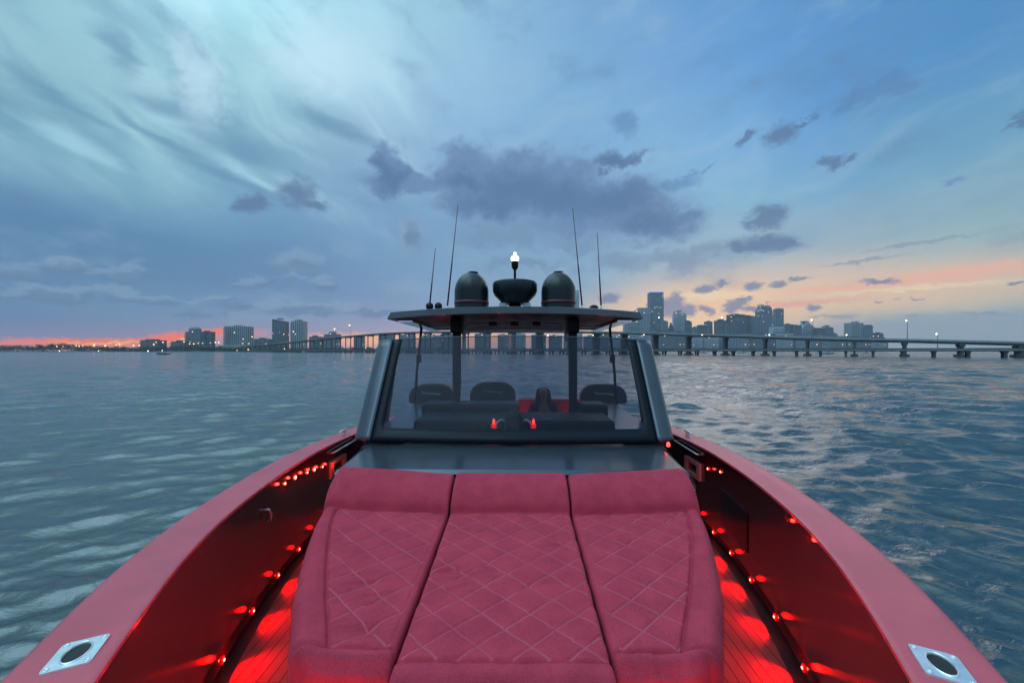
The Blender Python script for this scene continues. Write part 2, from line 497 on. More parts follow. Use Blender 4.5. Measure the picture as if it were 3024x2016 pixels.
# ------------------------------------------------------------------ water: one sheet to the horizon
def make_water():
    N = 120
    lam = np.exp(rng.uniform(np.log(0.14), np.log(2.2), N))
    lam[96:] = np.exp(rng.uniform(np.log(2.4), np.log(6.0), N - 96))     # longer, lower ones that carry the far water
    fam = np.arange(N) % 2                              # two sets of crests, one stronger on each side of the boat
    th = np.where(fam == 0, R(66), R(114)) + rng.normal(0, 0.34, N)
    k = 2 * np.pi / lam
    kx, ky = k * np.cos(th), k * np.sin(th)
    amp = 0.0132 * lam * np.where(lam < 2.4, np.exp(-(lam / 1.25) ** 2), 0.22) * rng.uniform(0.5, 1.2, N)
    ph = rng.uniform(0, 6.28, N)
    rr = 1.2 * np.exp(np.arange(0, 900) * 0.0094)
    rr = np.append(rr, [7000., 12000.])
    az = np.concatenate([np.linspace(-62, 62, 900), np.linspace(62, 298, 160)[1:-1]])
    a = np.radians(az)
    RR, AA = np.meshgrid(rr, a, indexing='ij')
    X, Y = RR * np.sin(AA), RR * np.cos(AA)
    cell = RR * 0.0094
    cell[:, 900:] = RR[:, 900:] * 0.026
    Z = np.zeros_like(X); DX = np.zeros_like(X); DY = np.zeros_like(X)
    sideR = 1 / (1 + np.exp(-X / 2.5))
    env = 0.50 + 0.6 * vnoise(X / 7.0, Y / 4.0, 3) + 0.55 * sideR
    env = env * (1 + 0.9 * np.clip((RR - 9) / 30, 0, 1))
    for i in range(N):
        fade = np.clip((lam[i] / cell - 2.2) / 3.0, 0, 1)
        p = kx[i] * X + ky[i] * Y + ph[i]
        A = amp[i] * fade * env * ((0.35 + sideR) if fam[i] == 0 else (1.3 - sideR))
        Z += A * np.cos(p)
        DX -= 0.9 * A * np.cos(th[i]) * np.sin(p)
        DY -= 0.9 * A * np.sin(th[i]) * np.sin(p)
    X, Y = X + DX, Y + DY
    nr, nc = X.shape
    co = np.stack([X, Y, Z], -1).reshape(-1, 3).astype(np.float32)
    i = np.arange(nr - 1)[:, None]; j = np.arange(nc)[None, :]
    j2 = (j + 1) % nc
    q = np.stack([i * nc + j, i * nc + j2, (i + 1) * nc + j2, (i + 1) * nc + j], -1).reshape(-1, 4)
    q = q[:, ::-1].copy()
    # close the middle under the boat
    ctr = len(co)
    co = np.vstack([co, [[0, 0, 0]]]).astype(np.float32)
    me = bpy.data.meshes.new('water')
    nq = len(q)
    jj = np.arange(nc)
    tri = np.stack([np.full(nc, ctr), (jj + 1) % nc, jj], -1)
    me.vertices.add(len(co)); me.vertices.foreach_set('co', co.ravel())
    me.loops.add(nq * 4 + nc * 3)
    me.loops.foreach_set('vertex_index', np.concatenate([q.ravel(), tri.ravel()]).astype(np.int32))
    me.polygons.add(nq + nc)
    ls = np.concatenate([np.arange(nq) * 4, nq * 4 + np.arange(nc) * 3]).astype(np.int32)
    me.polygons.foreach_set('loop_start', ls)
    me.update(calc_edges=True)
    me.polygons.foreach_set('use_smooth', [True] * (nq + nc))
    m = bpy.data.materials.new('sea_water')
    m.use_nodes = True
    nb = NB(m.node_tree)
    b = m.node_tree.nodes['Principled BSDF']
    b.inputs['Base Color'].default_value = (0.006, 0.030, 0.034, 1)
    b.inputs['IOR'].default_value = 2.0
    geo = nb.new('ShaderNodeNewGeometry')
    pos = geo.outputs['Position']
    s1 = nb.noise(nb.v('MULTIPLY', pos, (1.0, 1.7, 1.0)), 3.4, 5, 0.62, 0.4)
    s2 = nb.noise(nb.v('MULTIPLY', pos, (0.6, 1.25, 1.0)), 0.55, 5, 0.6, 0.3)
    s3 = nb.noise(nb.v('MULTIPLY', pos, (0.5, 1.0, 1.0)), 0.16, 5, 0.65, 0.2)
    dist = nb.v('LENGTH', pos)
    f2 = nb.rng(dist, 8.0, 45.0)
    f3 = nb.rng(dist, 45.0, 220.0)
    hgt = nb.m('ADD', nb.m('MULTIPLY', s1.outputs[0], 0.032),
               nb.m('ADD', nb.m('MULTIPLY', nb.m('MULTIPLY', s2.outputs[0], f2), 0.65), nb.m('MULTIPLY', nb.m('MULTIPLY', s3.outputs[0], f3), 2.6)))
    bp = nb.new('ShaderNodeBump')
    bp.inputs['Strength'].default_value = 0.9
    bp.inputs['Distance'].default_value = 1.0
    nb.put(bp.inputs['Height'], hgt)
    nb.put(b.inputs['Normal'], bp.outputs[0])
    nb.put(b.inputs['Roughness'], nb.rng(dist, 6.0, 200.0, 0.03, 0.13))
    me.materials.append(m)
    o = bpy.data.objects.new('water', me)
    COL.objects.link(o)
    tag(o, kind='structure')


make_water()

# ------------------------------------------------------------------ motorboat
RED = mat('red_gelcoat', (0.57, 0.078, 0.108), 0.42, coat=0.10, var=0.10, vscale=3.5, bump=0.22, bscale=320)
WALL = mat('burgundy_gloss', (0.042, 0.0005, 0.003), 0.13, coat=0.5, var=0.15, vscale=1.6, spec=0.5)
BLACK = mat('black_trim', (0.010, 0.010, 0.012), 0.5, var=0.2, vscale=6, spec=0.25)
GREY = mat('grey_metallic_paint', (0.075, 0.092, 0.115), 0.22, metal=0.55, coat=0.15, var=0.08, vscale=4)
GREYD = mat('dark_grey_paint', (0.075, 0.090, 0.108), 0.3, metal=0.1, coat=0.2, var=0.1, vscale=4)
PALE = mat('pale_grey_trim', (0.62, 0.66, 0.70), 0.3, var=0.06)
STEEL = mat('stainless_steel', (0.80, 0.84, 0.86), 0.30, metal=0.75, var=0.08, vscale=25)
DOME = mat('dark_dome_plastic', (0.010, 0.016, 0.019), 0.28, spec=0.45, coat=0.0, var=0.12, vscale=5)
DRED = mat('dark_red_band', (0.10, 0.022, 0.028), 0.5)
ANT = mat('antenna_fibreglass', (0.07, 0.028, 0.034), 0.4)
LEDM = mat('red_led_lens', (0.9, 0.1, 0.06), 0.3, emis=(1.0, 0.20, 0.12), es=9)
DLED = mat('dash_led', (0.5, 0.02, 0.02), 0.3, emis=(1.0, 0.06, 0.04), es=3.5)
LEDG = mat('red_halo_glow', (0.15, 0.0, 0.0), 0.5, emis=(1.0, 0.0, 0.0), es=1.6)  # emissive housings imitate the red halo around each small lamp
BULB = mat('warm_bulb', (1, .9, .7), 0.3, emis=(1.0, 0.88, 0.55), es=3.2)
RVINYL = mat('red_vinyl', (0.42, 0.03, 0.035), 0.45, var=0.1, vscale=8)
SEATB = mat('dark_seat_vinyl', (0.040, 0.030, 0.042), 0.5, var=0.1, vscale=9)


def spline(xs, ys):
    xs, ys = np.array(xs, float), np.array(ys, float)
    m = np.gradient(ys, xs)
    def f(x):
        x = np.clip(x, xs[0], xs[-1])
        i = np.clip(np.searchsorted(xs, x) - 1, 0, len(xs) - 2)
        h = xs[i + 1] - xs[i]; t = (x - xs[i]) / h
        return ((2*t**3 - 3*t**2 + 1) * ys[i] + (t**3 - 2*t**2 + t) * h * m[i] + (-2*t**3 + 3*t**2) * ys[i+1] + (t**3 - t**2) * h * m[i+1])
    return f


boat = empty('motorboat', (-0.05, 0, 0), R(-0.97))
tag(boat, 'large red open motorboat in the foreground with padded bow lounge and dark hardtop', 'motorboat')
wout = spline([-1.1, -.6, 0, .5, 1.1, 1.6, 2.1, 2.5, 3.3, 3.8, 4.8, 7, 13], [.03, .36, .74, 1.03, 1.36, 1.60, 1.785, 1.895, 2.045, 2.10, 2.12, 2.08, 2.0])
gdrop = spline([-1.1, 1.1, 2.5, 3.8, 4.8, 6.2, 8, 13], [.85, .875, .93, .965, 1.0, 1.08, 1.35, 1.62])
GW = 0.215
YS = np.concatenate([np.linspace(-1.1, 5, 62), np.linspace(5.2, 13, 16)])
DK = H - 1.79          # deck level


def normal_at(y):
    e = 0.02
    dx = float(wout(y + e) - wout(y - e)); dy = 2 * e if -1.08 < y < 12.98 else e
    n = Vector((dy, -dx, 0)).normalized()      # outward for the starboard side
    return n


def rim(y, off, side):
    """point inboard of the outer sheer line by off, square to it"""
    n = normal_at(y)
    p = Vector((float(wout(y)), y, 0)) - n * off
    p.x = max(p.x, 0.0)
    return (side * p.x, p.y)


for side in (-1, 1):
    # gunwale cap, bead at both edges
    prof = [(-0.012, -0.075), (-0.018, -0.03), (-0.010, -0.006), (0.004, 0.0), (0.02, 0.0), (0.05, -0.004), (GW - 0.05, -0.004), (GW - 0.02, -0.001), (GW - 0.004, -0.001),
            (GW, -0.004), (GW, -0.016), (GW - 0.004, -0.024), (GW - 0.03, -0.03)]
    rows = []
    for y in YS:
        z = H - float(gdrop(y))
        r = []
        for o_, dz in prof:
            x, yy = rim(y, o_, side)
            r.append((x, yy, z + dz))
        rows.append(r)
    MB().grid(rows, flip=(side < 0)).build('gunwale', RED, boat, smooth=True, auto=50)
    # hull side outside
    rows = []
    for y in YS:
        z = H - float(gdrop(y))
        r = []
        for o_, fz in ((-0.004, z - 0.07), (0.03, z - 0.35), (0.10, z - 0.8), (0.20, 0.9), (0.32, 0.35), (0.42, -0.3)):
            x, yy = rim(y, o_, side)
            r.append((x, yy, fz))
        rows.append(r)
    tr = [(0, 13, p[2]) for p in rows[-1]]
    MB().grid(rows, flip=(side > 0)).grid([rows[-1], tr], flip=(side > 0)).build('hull_side', RED, boat, smooth=True, auto=60)
    # inner wall with a fold half way down and a black toe kick
    rows = []
    for y in YS:
        if y < -0.75: continue
        z = H - float(gdrop(y))
        r = []
        for o_, zz in ((GW - 0.025, z - 0.025), (GW - 0.025, z - 0.10), (GW - 0.03, z - 0.30), (GW - 0.03, z - 0.33), (GW - 0.03, DK + 0.2), (GW - 0.03, DK + 0.035)):
            x, yy = rim(y, o_, side)
            r.append((x, yy, zz))
        rows.append(r)
    MB().grid(rows, flip=(side < 0)).build('inner_wall', WALL, boat, smooth=True, auto=40)
    rows = []
    for y in YS:
        if y < -0.75: continue
        r = []
        for o_, zz in ((GW - 0.032, DK + 0.04), (GW - 0.07, DK + 0.036), (GW - 0.07, DK - 0.02), (GW + 0.04, DK - 0.02)):
            x, yy = rim(y, o_, side)
            r.append((x, yy, zz))
        rows.append(r)
    MB().grid(rows, flip=(side < 0)).build('toe_kick', BLACK, boat)

# planked deck
DECK = mat('planked_deck', (0.16, 0.12, 0.115), 0.6, spec=0.15)
nb = NB(DECK.node_tree)
b_ = DECK.node_tree.nodes['Principled BSDF']
t_ = nb.new('ShaderNodeTexCoord')
sx = nb.new('ShaderNodeSeparateXYZ'); nb.put(sx.inputs[0], t_.outputs['Object'])
fr = nb.m('FRACT', nb.m('MULTIPLY', nb.m('ABSOLUTE', nb.m('ADD', sx.outputs[0], nb.m('MULTIPLY', nb.m('ABSOLUTE', sx.outputs[0]), 0.0))), 1 / 0.062))
ln = nb.m('LESS_THAN', fr, 0.09)
gn = nb.noise(nb.v('MULTIPLY', t_.outputs['Object'], (40, 3, 1)), 1.0, 5, 0.6)
wood = nb.mix(gn.outputs[0], (0.085, 0.036, 0.036, 1), (0.14, 0.062, 0.060, 1))
nb.put(b_.inputs['Base Color'], nb.mix(ln, wood, (0.012, 0.01, 0.01, 1)))
nb.put(b_.inputs['Roughness'], nb.rng(gn.outputs[0], .3, .7, .42, .62))
bp_ = nb.new('ShaderNodeBump'); bp_.inputs['Strength'].default_value = 0.5; bp_.inputs['Distance'].default_value = 0.004
nb.put(bp_.inputs['Height'], nb.m('ADD', nb.m('MULTIPLY', ln, -1.0), nb.m('MULTIPLY', gn.outputs[0], 0.3)))
nb.put(b_.inputs['Normal'], bp_.outputs[0])
rows = []
for y in YS:
    if y < -0.5: continue
    xl, yy = rim(y, GW + 0.035, 1)
    rows.append([(-xl, yy, DK), (0, yy, DK), (xl, yy, DK)])
MB().grid(rows).build('deck', DECK, boat)
MB().prism([(-.05, -.6), (.05, -.6), (.3, -.2), (-.3, -.2)], DK - 0.01, H - 1.0).build('anchor_locker', RED, boat, bevel=0.02)

# red courtesy lights along both walls, each with the lamp that throws its pool on the deck
LEDY = [4.12, 3.72, 3.33, 2.93, 2.51, 2.09, 1.66, 1.2]
for side in (-1, 1):
    for y in LEDY:
        x, yy = rim(y, GW - 0.026, side)
        n = normal_at(y)
        inn = Vector((-side * n.x, -n.y, 0))
        z = DK + 0.065
        mb = MB()
        mb.lathe([(0.0, 0.0), (0.021, 0.0), (0.021, 0.003), (0.009, 0.006)], n=16, axis='x')
        hs = mb.build('courtesy_light', LEDG, boat, smooth=True)
        hs.location = (x, yy, z)
        hs.rotation_euler = (0, 0, math.atan2(inn.y, inn.x))
        lens = MB().lathe([(0.0085, 0.0), (0.0075, 0.003), (0.004, 0.006), (0.0005, 0.007)], n=14, axis='x').build('lens', LEDM, hs, smooth=True, loc=(0.005, 0, 0))
        ld = bpy.data.lights.new('courtesy_lamp', 'SPOT')
        ld.energy = 46.0 if y < 2.3 else 26.0
        ld.color = (1.0, 0.0006, 0.0004)
        ld.spot_size = R(104); ld.spot_blend = 1.0
        ld.shadow_soft_size = 0.012
        lo = bpy.data.objects.new('courtesy_lamp', ld)
        COL.objects.link(lo); lo.parent = boat
        lo.location = (x + inn.x * 0.025, yy + inn.y * 0.025, z + 0.01)
        gd = bpy.data.lights.new('courtesy_glow', 'POINT')
        gd.energy = 1.1 if y < 2.3 else 0.6
        gd.color = (1.0, 0.0006, 0.0004); gd.shadow_soft_size = 0.015
        go = bpy.data.objects.new('courtesy_glow', gd)
        COL.objects.link(go); go.parent = boat
        go.location = (x + inn.x * 0.05, yy + inn.y * 0.05, z + 0.02)
        tgt = Vector((inn.x * 0.22, inn.y * 0.22 - 0.05, -0.085))
        lo.rotation_euler = tgt.to_track_quat('-Z', 'Y').to_euler()

# ---- sun pad
FAB = bpy.data.materials.new('rose_fabric'); FAB.use_nodes = True
nb = NB(FAB.node_tree); b_ = FAB.node_tree.nodes['Principled BSDF']
at = nb.new('ShaderNodeAttribute'); at.attribute_name = 'stitch'
t_ = nb.new('ShaderNodeTexCoord')
n1 = nb.noise(t_.outputs['Object'], 9, 5, 0.6); n2 = nb.noise(t_.outputs['Object'], 420, 2, 0.7)
c1 = nb.mix(nb.rng(n1.outputs[0], .3, .7), (0.35, 0.020, 0.040, 1), (0.46, 0.032, 0.057, 1))
c2 = nb.mix(nb.m('MULTIPLY', nb.rng(n2.outputs[0], .35, .65), 0.35), c1, (0.60, 0.12, 0.19, 1))
nb.put(b_.inputs['Base Color'], nb.mix(nb.m('MULTIPLY', at.outputs['Fac'], 0.32), c2, (0.78, 0.30, 0.36, 1)))
b_.inputs['Roughness'].default_value = 0.85
b_.inputs['Sheen Weight'].default_value = 0.04
b_.inputs['Specular IOR Level'].default_value = 0.12
b_.inputs['Sheen Roughness'].default_value = 0.45
b_.inputs['Sheen Tint'].default_value = (1.0, 0.6, 0.75, 1)
bp_ = nb.new('ShaderNodeBump'); bp_.inputs['Strength'].default_value = 0.45; bp_.inputs['Distance'].default_value = 0.002
nb.put(bp_.inputs['Height'], n2.outputs[0]); nb.put(b_.inputs['Normal'], bp_.outputs[0])

xout = spline([1.1, 1.18, 1.264, 1.4, 1.567, 1.75, 2.07, 2.165, 2.33, 2.62], [.66, .685, .715, .775, .862, .94, 1.055, 1.085, 1.125, 1.16])


def seat_z(y):
    return H - (0.94 + (2.26 - y) * 0.062)


def cushion(side, parent):
    """side 0 = middle, -1 / 1 = outer ones; a fine height field with seams, quilting and creases"""
    step = 0.005
    if side == 0:
        yf, yb = 1.15, 2.52
    else:
        yf, yb = 1.225, 2.62
    ny = int((yb - yf) / step) + 1
    nx = 150
    yy = np.linspace(yf, yb, ny)[:, None] * np.ones((1, nx))
    s = np.linspace(0, 1, nx)[None, :] * np.ones((ny, 1))
    if side == 0:
        xl, xr = np.full_like(yy, -0.349), np.full_like(yy, 0.349)
    else:
        xl, xr = np.full_like(yy, 0.361), xout(yy)
    x = xl + (xr - xl) * s
    if side:
        frac = np.clip((x - 0.36) / 0.8, 0, 1)
        ybk = 2.50 + 0.12 * frac
        ycr = 2.25 + 0.065 * frac
        y = yf + (yy - yf) / (yb - yf) * (ybk - yf)
        yroll = 1.305 + 0 * x
    else:
        y = yy; ycr = np.full_like(y, 2.26); ybk = np.full_like(y, yb); yroll = np.full_like(y, 1.256)
    if side:   # outer front corner: pull the grid in to a rounded plan
        rc0 = 0.12
        e1 = rc0 - (xr - x); e2 = rc0 - (y - yf)
        l_ = np.sqrt(np.clip(e1, 0, 9) ** 2 + np.clip(e2, 0, 9) ** 2)
        cl_ = (e1 > 0) & (e2 > 0) & (l_ > 1e-6)
        mx_ = np.maximum(e1, e2)
        k_ = np.where(cl_, mx_ / np.maximum(l_, 1e-6), 1.0)      # square -> disc
        x = np.where(cl_, xr - (rc0 - e1 * k_), x)
        y = np.where(cl_, yf + (rc0 - e2 * k_), y)
    z = seat_z(y)
    # distance to the edges -> rounding
    rr_ = 0.035
    dl, dr = x - xl, xr - x
    rl = 0.022 if side else 0.022
    rrr = 0.055 if side else 0.022
    def rnd(d, r):
        q = np.clip(1 - d / r, 0, 1)
        return r * (1 - np.sqrt(np.clip(1 - q * q, 0, 1)))
    z = z - rnd(dl, rl) - rnd(dr, rrr) - rnd(y - yf, 0.055)
    if side:   # rounded outer front corner
        rc = 0.12
        ex = rc - dr; ey = rc - (y - yf)
        inc = (ex > 0) & (ey > 0)
        dd = np.clip(rc - np.sqrt(np.clip(ex, 0, 9) ** 2 + np.clip(ey, 0, 9) ** 2), 0, 1)
        z = np.where(inc, seat_z(y) - rnd(dd, 0.055), z)
    # back bolster
    bl = np.clip((y - ycr) / (ybk - ycr), 0, 1)
    rise = 0.150 * np.sin(np.pi / 2 * np.clip(bl, 0, 1) ** 0.62)
    z = z + rise
    z = z - rnd(ybk - y, 0.05) * (bl > 0)
    stitch = np.zeros_like(z)
    def groove(d, wdt, dep):
        return -dep * np.exp(-(d / wdt) ** 2)
    z = z + groove(y - ycr, 0.009, 0.016)
    # front roll: seam, then it bulges
    z = z + groove(y - yroll, 0.010, 0.014)
    fr_ = np.clip((yroll - y) / (yroll - yf), 0, 1)
    z = z + 0.016 * np.sin(np.pi * np.clip(fr_ * 1.3, 0, 1)) * (y < yroll)
    inside = (y < ycr - 0.012) & (y > yroll + 0.012)
    if side:
        bw = 0.095 + 0.045 * np.clip((2.2 - y) / 0.6, 0, 1)
        xb = xr - bw
        z = z + groove(x - xb, 0.008, 0.013) * (y < ycr) * (y > yroll - 0.01)
        brd = np.clip((x - xb) / bw, 0, 1)
        z = z + 0.014 * np.sin(np.pi * brd) * (y < ycr)
        inside = inside & (x < xb - 0.008) & (x > xl + 0.028)
        # puckers across the border strip
        pk = np.clip(vnoise(y * 3.1, x * 0 + side * 4, 5) * 2.2 - 0.9, 0, 1)
        z = z - 0.0045 * pk * (np.abs(np.sin(y * 95 + 3 * vnoise(y * 8, x * 6, 2))) ** 5) * np.sin(np.pi * brd) * (y < ycr) * (y > yroll)
    # quilted diamonds
    offx = 0.0 if side == 0 else 0.06
    a = (x + offx) / 0.184 + y / 0.155
    bq = (x + offx) / 0.184 - y / 0.155
    wob = 0.03 * (vnoise(x * 9, y * 9, 8) - .5)
    da = np.abs((a + wob + 0.5) % 1 - 0.5); db = np.abs((bq + wob + 0.5) % 1 - 0.5)
    m_ = inside.astype(float)
    K = 0.119  # metres per unit across a line
    z = z + m_ * (0.0055 * (np.clip(da * 2, 0, 1) ** 0.5 * np.clip(db * 2, 0, 1) ** 0.5) - 0.0055 * np.exp(-(da * K / 0.0045) ** 2) - 0.0055 * np.exp(-(db * K / 0.0045) ** 2))
    stitch = m_ * np.maximum(np.exp(-(da * K / 0.0024) ** 2), np.exp(-(db * K / 0.0024) ** 2))
    stitch *= 0.55 + 0.6 * vnoise(x * 14, y * 14, 21)
    # drawn creases
    for sd_, px_, py_, ax_, am in ((31, 5, 30, 0.5, .014), (37, 9, 46, -0.35, .011), (43, 4, 20, 0.15, .010)):
        u_ = x * px_ + y * px_ * ax_; v_ = y * py_ - x * py_ * 0.25 * (side if side else 1)
        nz_ = vnoise(u_, v_, sd_ + side)
        patch = np.clip(vnoise(x * 3.3, y * 3.0, sd_ + 5 + side) * 3 - 1.65, 0, 1)
        z = z - am * patch * m_ * np.clip(nz_ * 2 - 0.9, 0, 1) ** 1.5
    z = z + 0.008 * (vnoise(x * 4, y * 4, 60 + side) - .5) + 0.0022 * (vnoise(x * 22, y * 22, 61) - .5)
    # creases on the roll
    z = z - 0.006 * (y < yroll) * np.clip(vnoise(x * 26, y * 6, 71 + side) * 2.6 - 1.6, 0, 1)
    if side < 0:
        x = -x
    top = np.stack([x, y, z], -1)
    # skirts
    zb = H - 1.13
    nxx = nx
    verts = top.reshape(-1, 3)
    idx = np.arange(ny * nxx).reshape(ny, nxx)
    i0 = idx[:-1, :-1].ravel(); i1 = idx[:-1, 1:].ravel(); i2 = idx[1:, 1:].ravel(); i3 = idx[1:, :-1].ravel()
    faces = np.stack([i0, i1, i2, i3], -1)
    if side < 0: faces = faces[:, ::-1]
    ring = list(idx[0, :]) + list(idx[1:, -1]) + list(idx[-1, -2::-1]) + list(idx[-2:0:-1, 0])
    rv = verts[ring].copy(); rv2 = rv.copy()
    # skirt: a welt line, slight bulge, then down
    c0 = rv[:, :2].mean(0)
    lv = []
    for fz, sc_ in ((0.02, 1.006), (0.05, 1.012), (0.10, 1.010)):
        q_ = rv.copy(); q_[:, :2] = c0 + (rv[:, :2] - c0) * 1.0
        q_[:, 2] = rv[:, 2] - fz
        lv.append(q_)
    q_ = rv.copy(); q_[:, 2] = zb; lv.append(q_)
    allv = [verts] + lv
    base_i = len(verts)
    n_ = len(ring)
    ff = [tuple(f) for f in faces]
    prevr = ring
    for k_, q_ in enumerate(lv):
        cur = [base_i + k_ * n_ + t for t in range(n_)]
        for t in range(n_):
            t2 = (t + 1) % n_
            f = (prevr[t], cur[t], cur[t2], prevr[t2])
            ff.append(f if side >= 0 else f[::-1])
        prevr = cur
    V = np.vstack(allv)
    me = bpy.data.meshes.new('cushion')
    me.from_pydata(V.tolist(), [], ff)
    at_ = me.attributes.new('stitch', 'FLOAT', 'POINT')
    sv = np.zeros(len(V), np.float32); sv[:ny * nxx] = stitch.ravel()
    at_.data.foreach_set('value', sv)
    me.materials.append(FAB)
    me.polygons.foreach_set('use_smooth', [True] * len(me.polygons))
    me.update()
    o = bpy.data.objects.new('cushion', me)
    COL.objects.link(o); o.parent = parent
    return o


poly = [(-0.62, 1.26), (0.62, 1.26)] + [(float(xout(y)) - 0.05, y) for y in np.linspace(1.3, 2.6, 12)] + [(-(float(xout(y)) - 0.05), y) for y in np.linspace(2.6, 1.3, 12)]
pad = MB().prism(poly, DK, H - 1.09).build('sun_pad', RED, boat, bevel=0.015)
for sd_ in (-1, 0, 1):
    cushion(sd_, pad)
# lamps under the front edge of the pad
for x in (-0.55, 0.0, 0.55):
    ld = bpy.data.lights.new('pad_lamp', 'POINT'); ld.energy = 10.0; ld.color = (1, 0.001, 0.001); ld.shadow_soft_size = 0.02
    lo = bpy.data.objects.new('pad_lamp', ld); COL.objects.link(lo); lo.parent = boat; lo.location = (x, 0.86, H - 1.42)
    hs = MB().lathe([(0.0, 0.0), (0.02, 0.0), (0.02, 0.006), (0.012, 0.01)], n=14).build('courtesy_light', STEEL, boat, smooth=True, loc=(x, 0.86, DK))
    MB().lathe([(0.012, 0.0), (0.006, 0.006), (0.001, 0.008)], n=12).build('lens', LEDM, hs, smooth=True, loc=(0, 0, 0.009))

# ---- cabin: coachroof, sides, lip behind the cushions
cab = MB()
hw = [(2.56, 1.17, .815), (2.60, 1.175, .795), (2.66, 1.18, .80), (3.34, 1.27, .828)]
rows = []
for y, h_, d in hw:
    rows.append([(-h_ - .02, y, H - d - .07), (-h_, y, H - d - .008), (-h_ + .03, y, H - d), (0, y - 0.03, H - d + 0.01), (h_ - .03, y, H - d), (h_, y, H - d - .008), (h_ + .02, y, H - d - .07)])
cab.grid(rows)
cab.build('cabin_top', GREY, boat, smooth=True, auto=30)
MB().box(-1.16, 1.16, 2.53, 2.575, H - 1.1, H - .83).build('cabin_front', BLACK, boat)
for side in (-1, 1):
    mb = MB()
    pts = [(1.19, 2.58), (1.29, 3.34), (1.39, 3.7), (1.39, 4.75)]
    rows = [[(side * (x), y, z) for x, y in pts] for z in (DK, H - 1.2, H - 0.86)]
    mb.grid(rows, flip=side < 0).build('cabin_side', WALL, boat)
    MB().grid([[(side * (x + .002 + .02 * k), y, z) for x, y in pts[:3]] for k, z in ((0, H - .835), (1, H - .885), (1, H - .915), (0, H - .93))]).build('side_trim', PALE, boat)
    # wide side deck beside the helm, seen through the glass
    MB().add([(side * 1.0, 3.52, H - .80), (side * 1.36, 3.52, H - .80), (side * 1.40, 5.5, H - .735), (side * 1.12, 5.5, H - .735),
              (side * 1.0, 3.52, H - .86), (side * 1.36, 3.52, H - .86), (side * 1.40, 5.5, H - .80), (side * 1.12, 5.5, H - .80)],
             [(0, 1, 2, 3), (7, 6, 5, 4), (0, 4, 5, 1), (1, 5, 6, 2), (2, 6, 7, 3), (3, 7, 4, 0)]).build('side_deck', GREY, boat, fixn=True)
MB().box(-1.31, 1.31, 3.325, 3.50, H - .96, H - .835).build('scuttle', BLACK, boat)
for x in (-1.06, 0.0, 1.08):
    MB().lathe([(0.006, 0), (0.006, .004), (.002, .006)], n=10).build('screw', STEEL, boat, smooth=True, loc=(x, 3.335, H - .834))

# ---- windscreen
GLASS = bpy.data.materials.new('tinted_glass'); GLASS.use_nodes = True
nt = GLASS.node_tree; nt.nodes.clear(); nb = NB(nt)
tr_ = nb.new('ShaderNodeBsdfTransparent'); tr_.inputs[0].default_value = (0.46, 0.49, 0.57, 1)
gl_ = nb.new('ShaderNodeBsdfGlossy'); gl_.inputs['Roughness'].default_value = 0.06
df_ = nb.new('ShaderNodeBsdfDiffuse'); df_.inputs[0].default_value = (0.13, 0.15, 0.24, 1)
fr_ = nb.new('ShaderNodeFresnel'); fr_.inputs[0].default_value = 1.20
mx0 = nb.new('ShaderNodeMixShader'); mx0.inputs[0].default_value = 0.085
nt.links.new(tr_.outputs[0], mx0.inputs[1]); nt.links.new(df_.outputs[0], mx0.inputs[2])
mx1 = nb.new('ShaderNodeMixShader'); nb.put(mx1.inputs[0], fr_.outputs[0])
nt.links.new(mx0.outputs[0], mx1.inputs[1]); nt.links.new(gl_.outputs[0], mx1.inputs[2])
ou_ = nb.new('ShaderNodeOutputMaterial'); nt.links.new(mx1.outputs[0], ou_.inputs[0])
BGL = mat('black_glass_border', (0.008, 0.011, 0.018), 0.25, spec=0.12)

plan = [(x, 0.05 * x * x) for x in np.linspace(0, 1.24, 25)]
y0 = plan[-1][1]
for a_ in np.linspace(0, 90, 10)[1:]:
    plan.append((1.25 + 0.215 * math.sin(R(a_)), y0 + 0.16 * (1 - math.cos(R(a_)))))
for d_ in (0.15, 0.35, 0.6, 0.85):
    plan.append((1.465 + 0.005 * d_, y0 + 0.16 + d_))


def ws(x, yo, t):
    """point on the raked screen surface; t 0 at the foot, 1 at the top edge"""
    zt = 0.148 - 0.035 * (x / 1.3) ** 2 - 0.10 * max(0, yo - 0.12)
    zb = -0.815
    yb = 3.40 + yo
    sl = 0.60 * t * (1 - 0.45 * min(1, max(0, yo - .1) / .9))
    inw = 1 - 0.012 * t
    return (x * inw, yb + sl, H + zb + (zt - zb) * t)


TS = [0, 0.04, 0.115] + list(np.linspace(0.115, 1, 12)[1:])
def screen_strip(name, material, cond, parent, thick=0.008, flipb=False):
    mb = MB()
    full = [(-x, y) for x, y in plan[::-1][:-1]] + plan
    vs, fs, ids = [], [], {}
    for i in range(len(full) - 1):
        for j in range(len(TS) - 1):
            xm = (full[i][0] + full[i + 1][0]) / 2; tm = (TS[j] + TS[j + 1]) / 2
            if cond(xm, tm):
                q = []
                for (a, b) in ((i, j), (i + 1, j), (i + 1, j + 1), (i, j + 1)):
                    if (a, b) not in ids:
                        ids[(a, b)] = len(vs)
                        vs.append(ws(full[a][0], full[a][1], TS[b]))
                    q.append(ids[(a, b)])
                fs.append(tuple(q))
    mb.add(vs, fs)
    o = mb.build(name, material, parent, smooth=True)
    if thick:
        s_ = o.modifiers.new('solid', 'SOLIDIFY'); s_.thickness = thick; s_.offset = 0
    return o


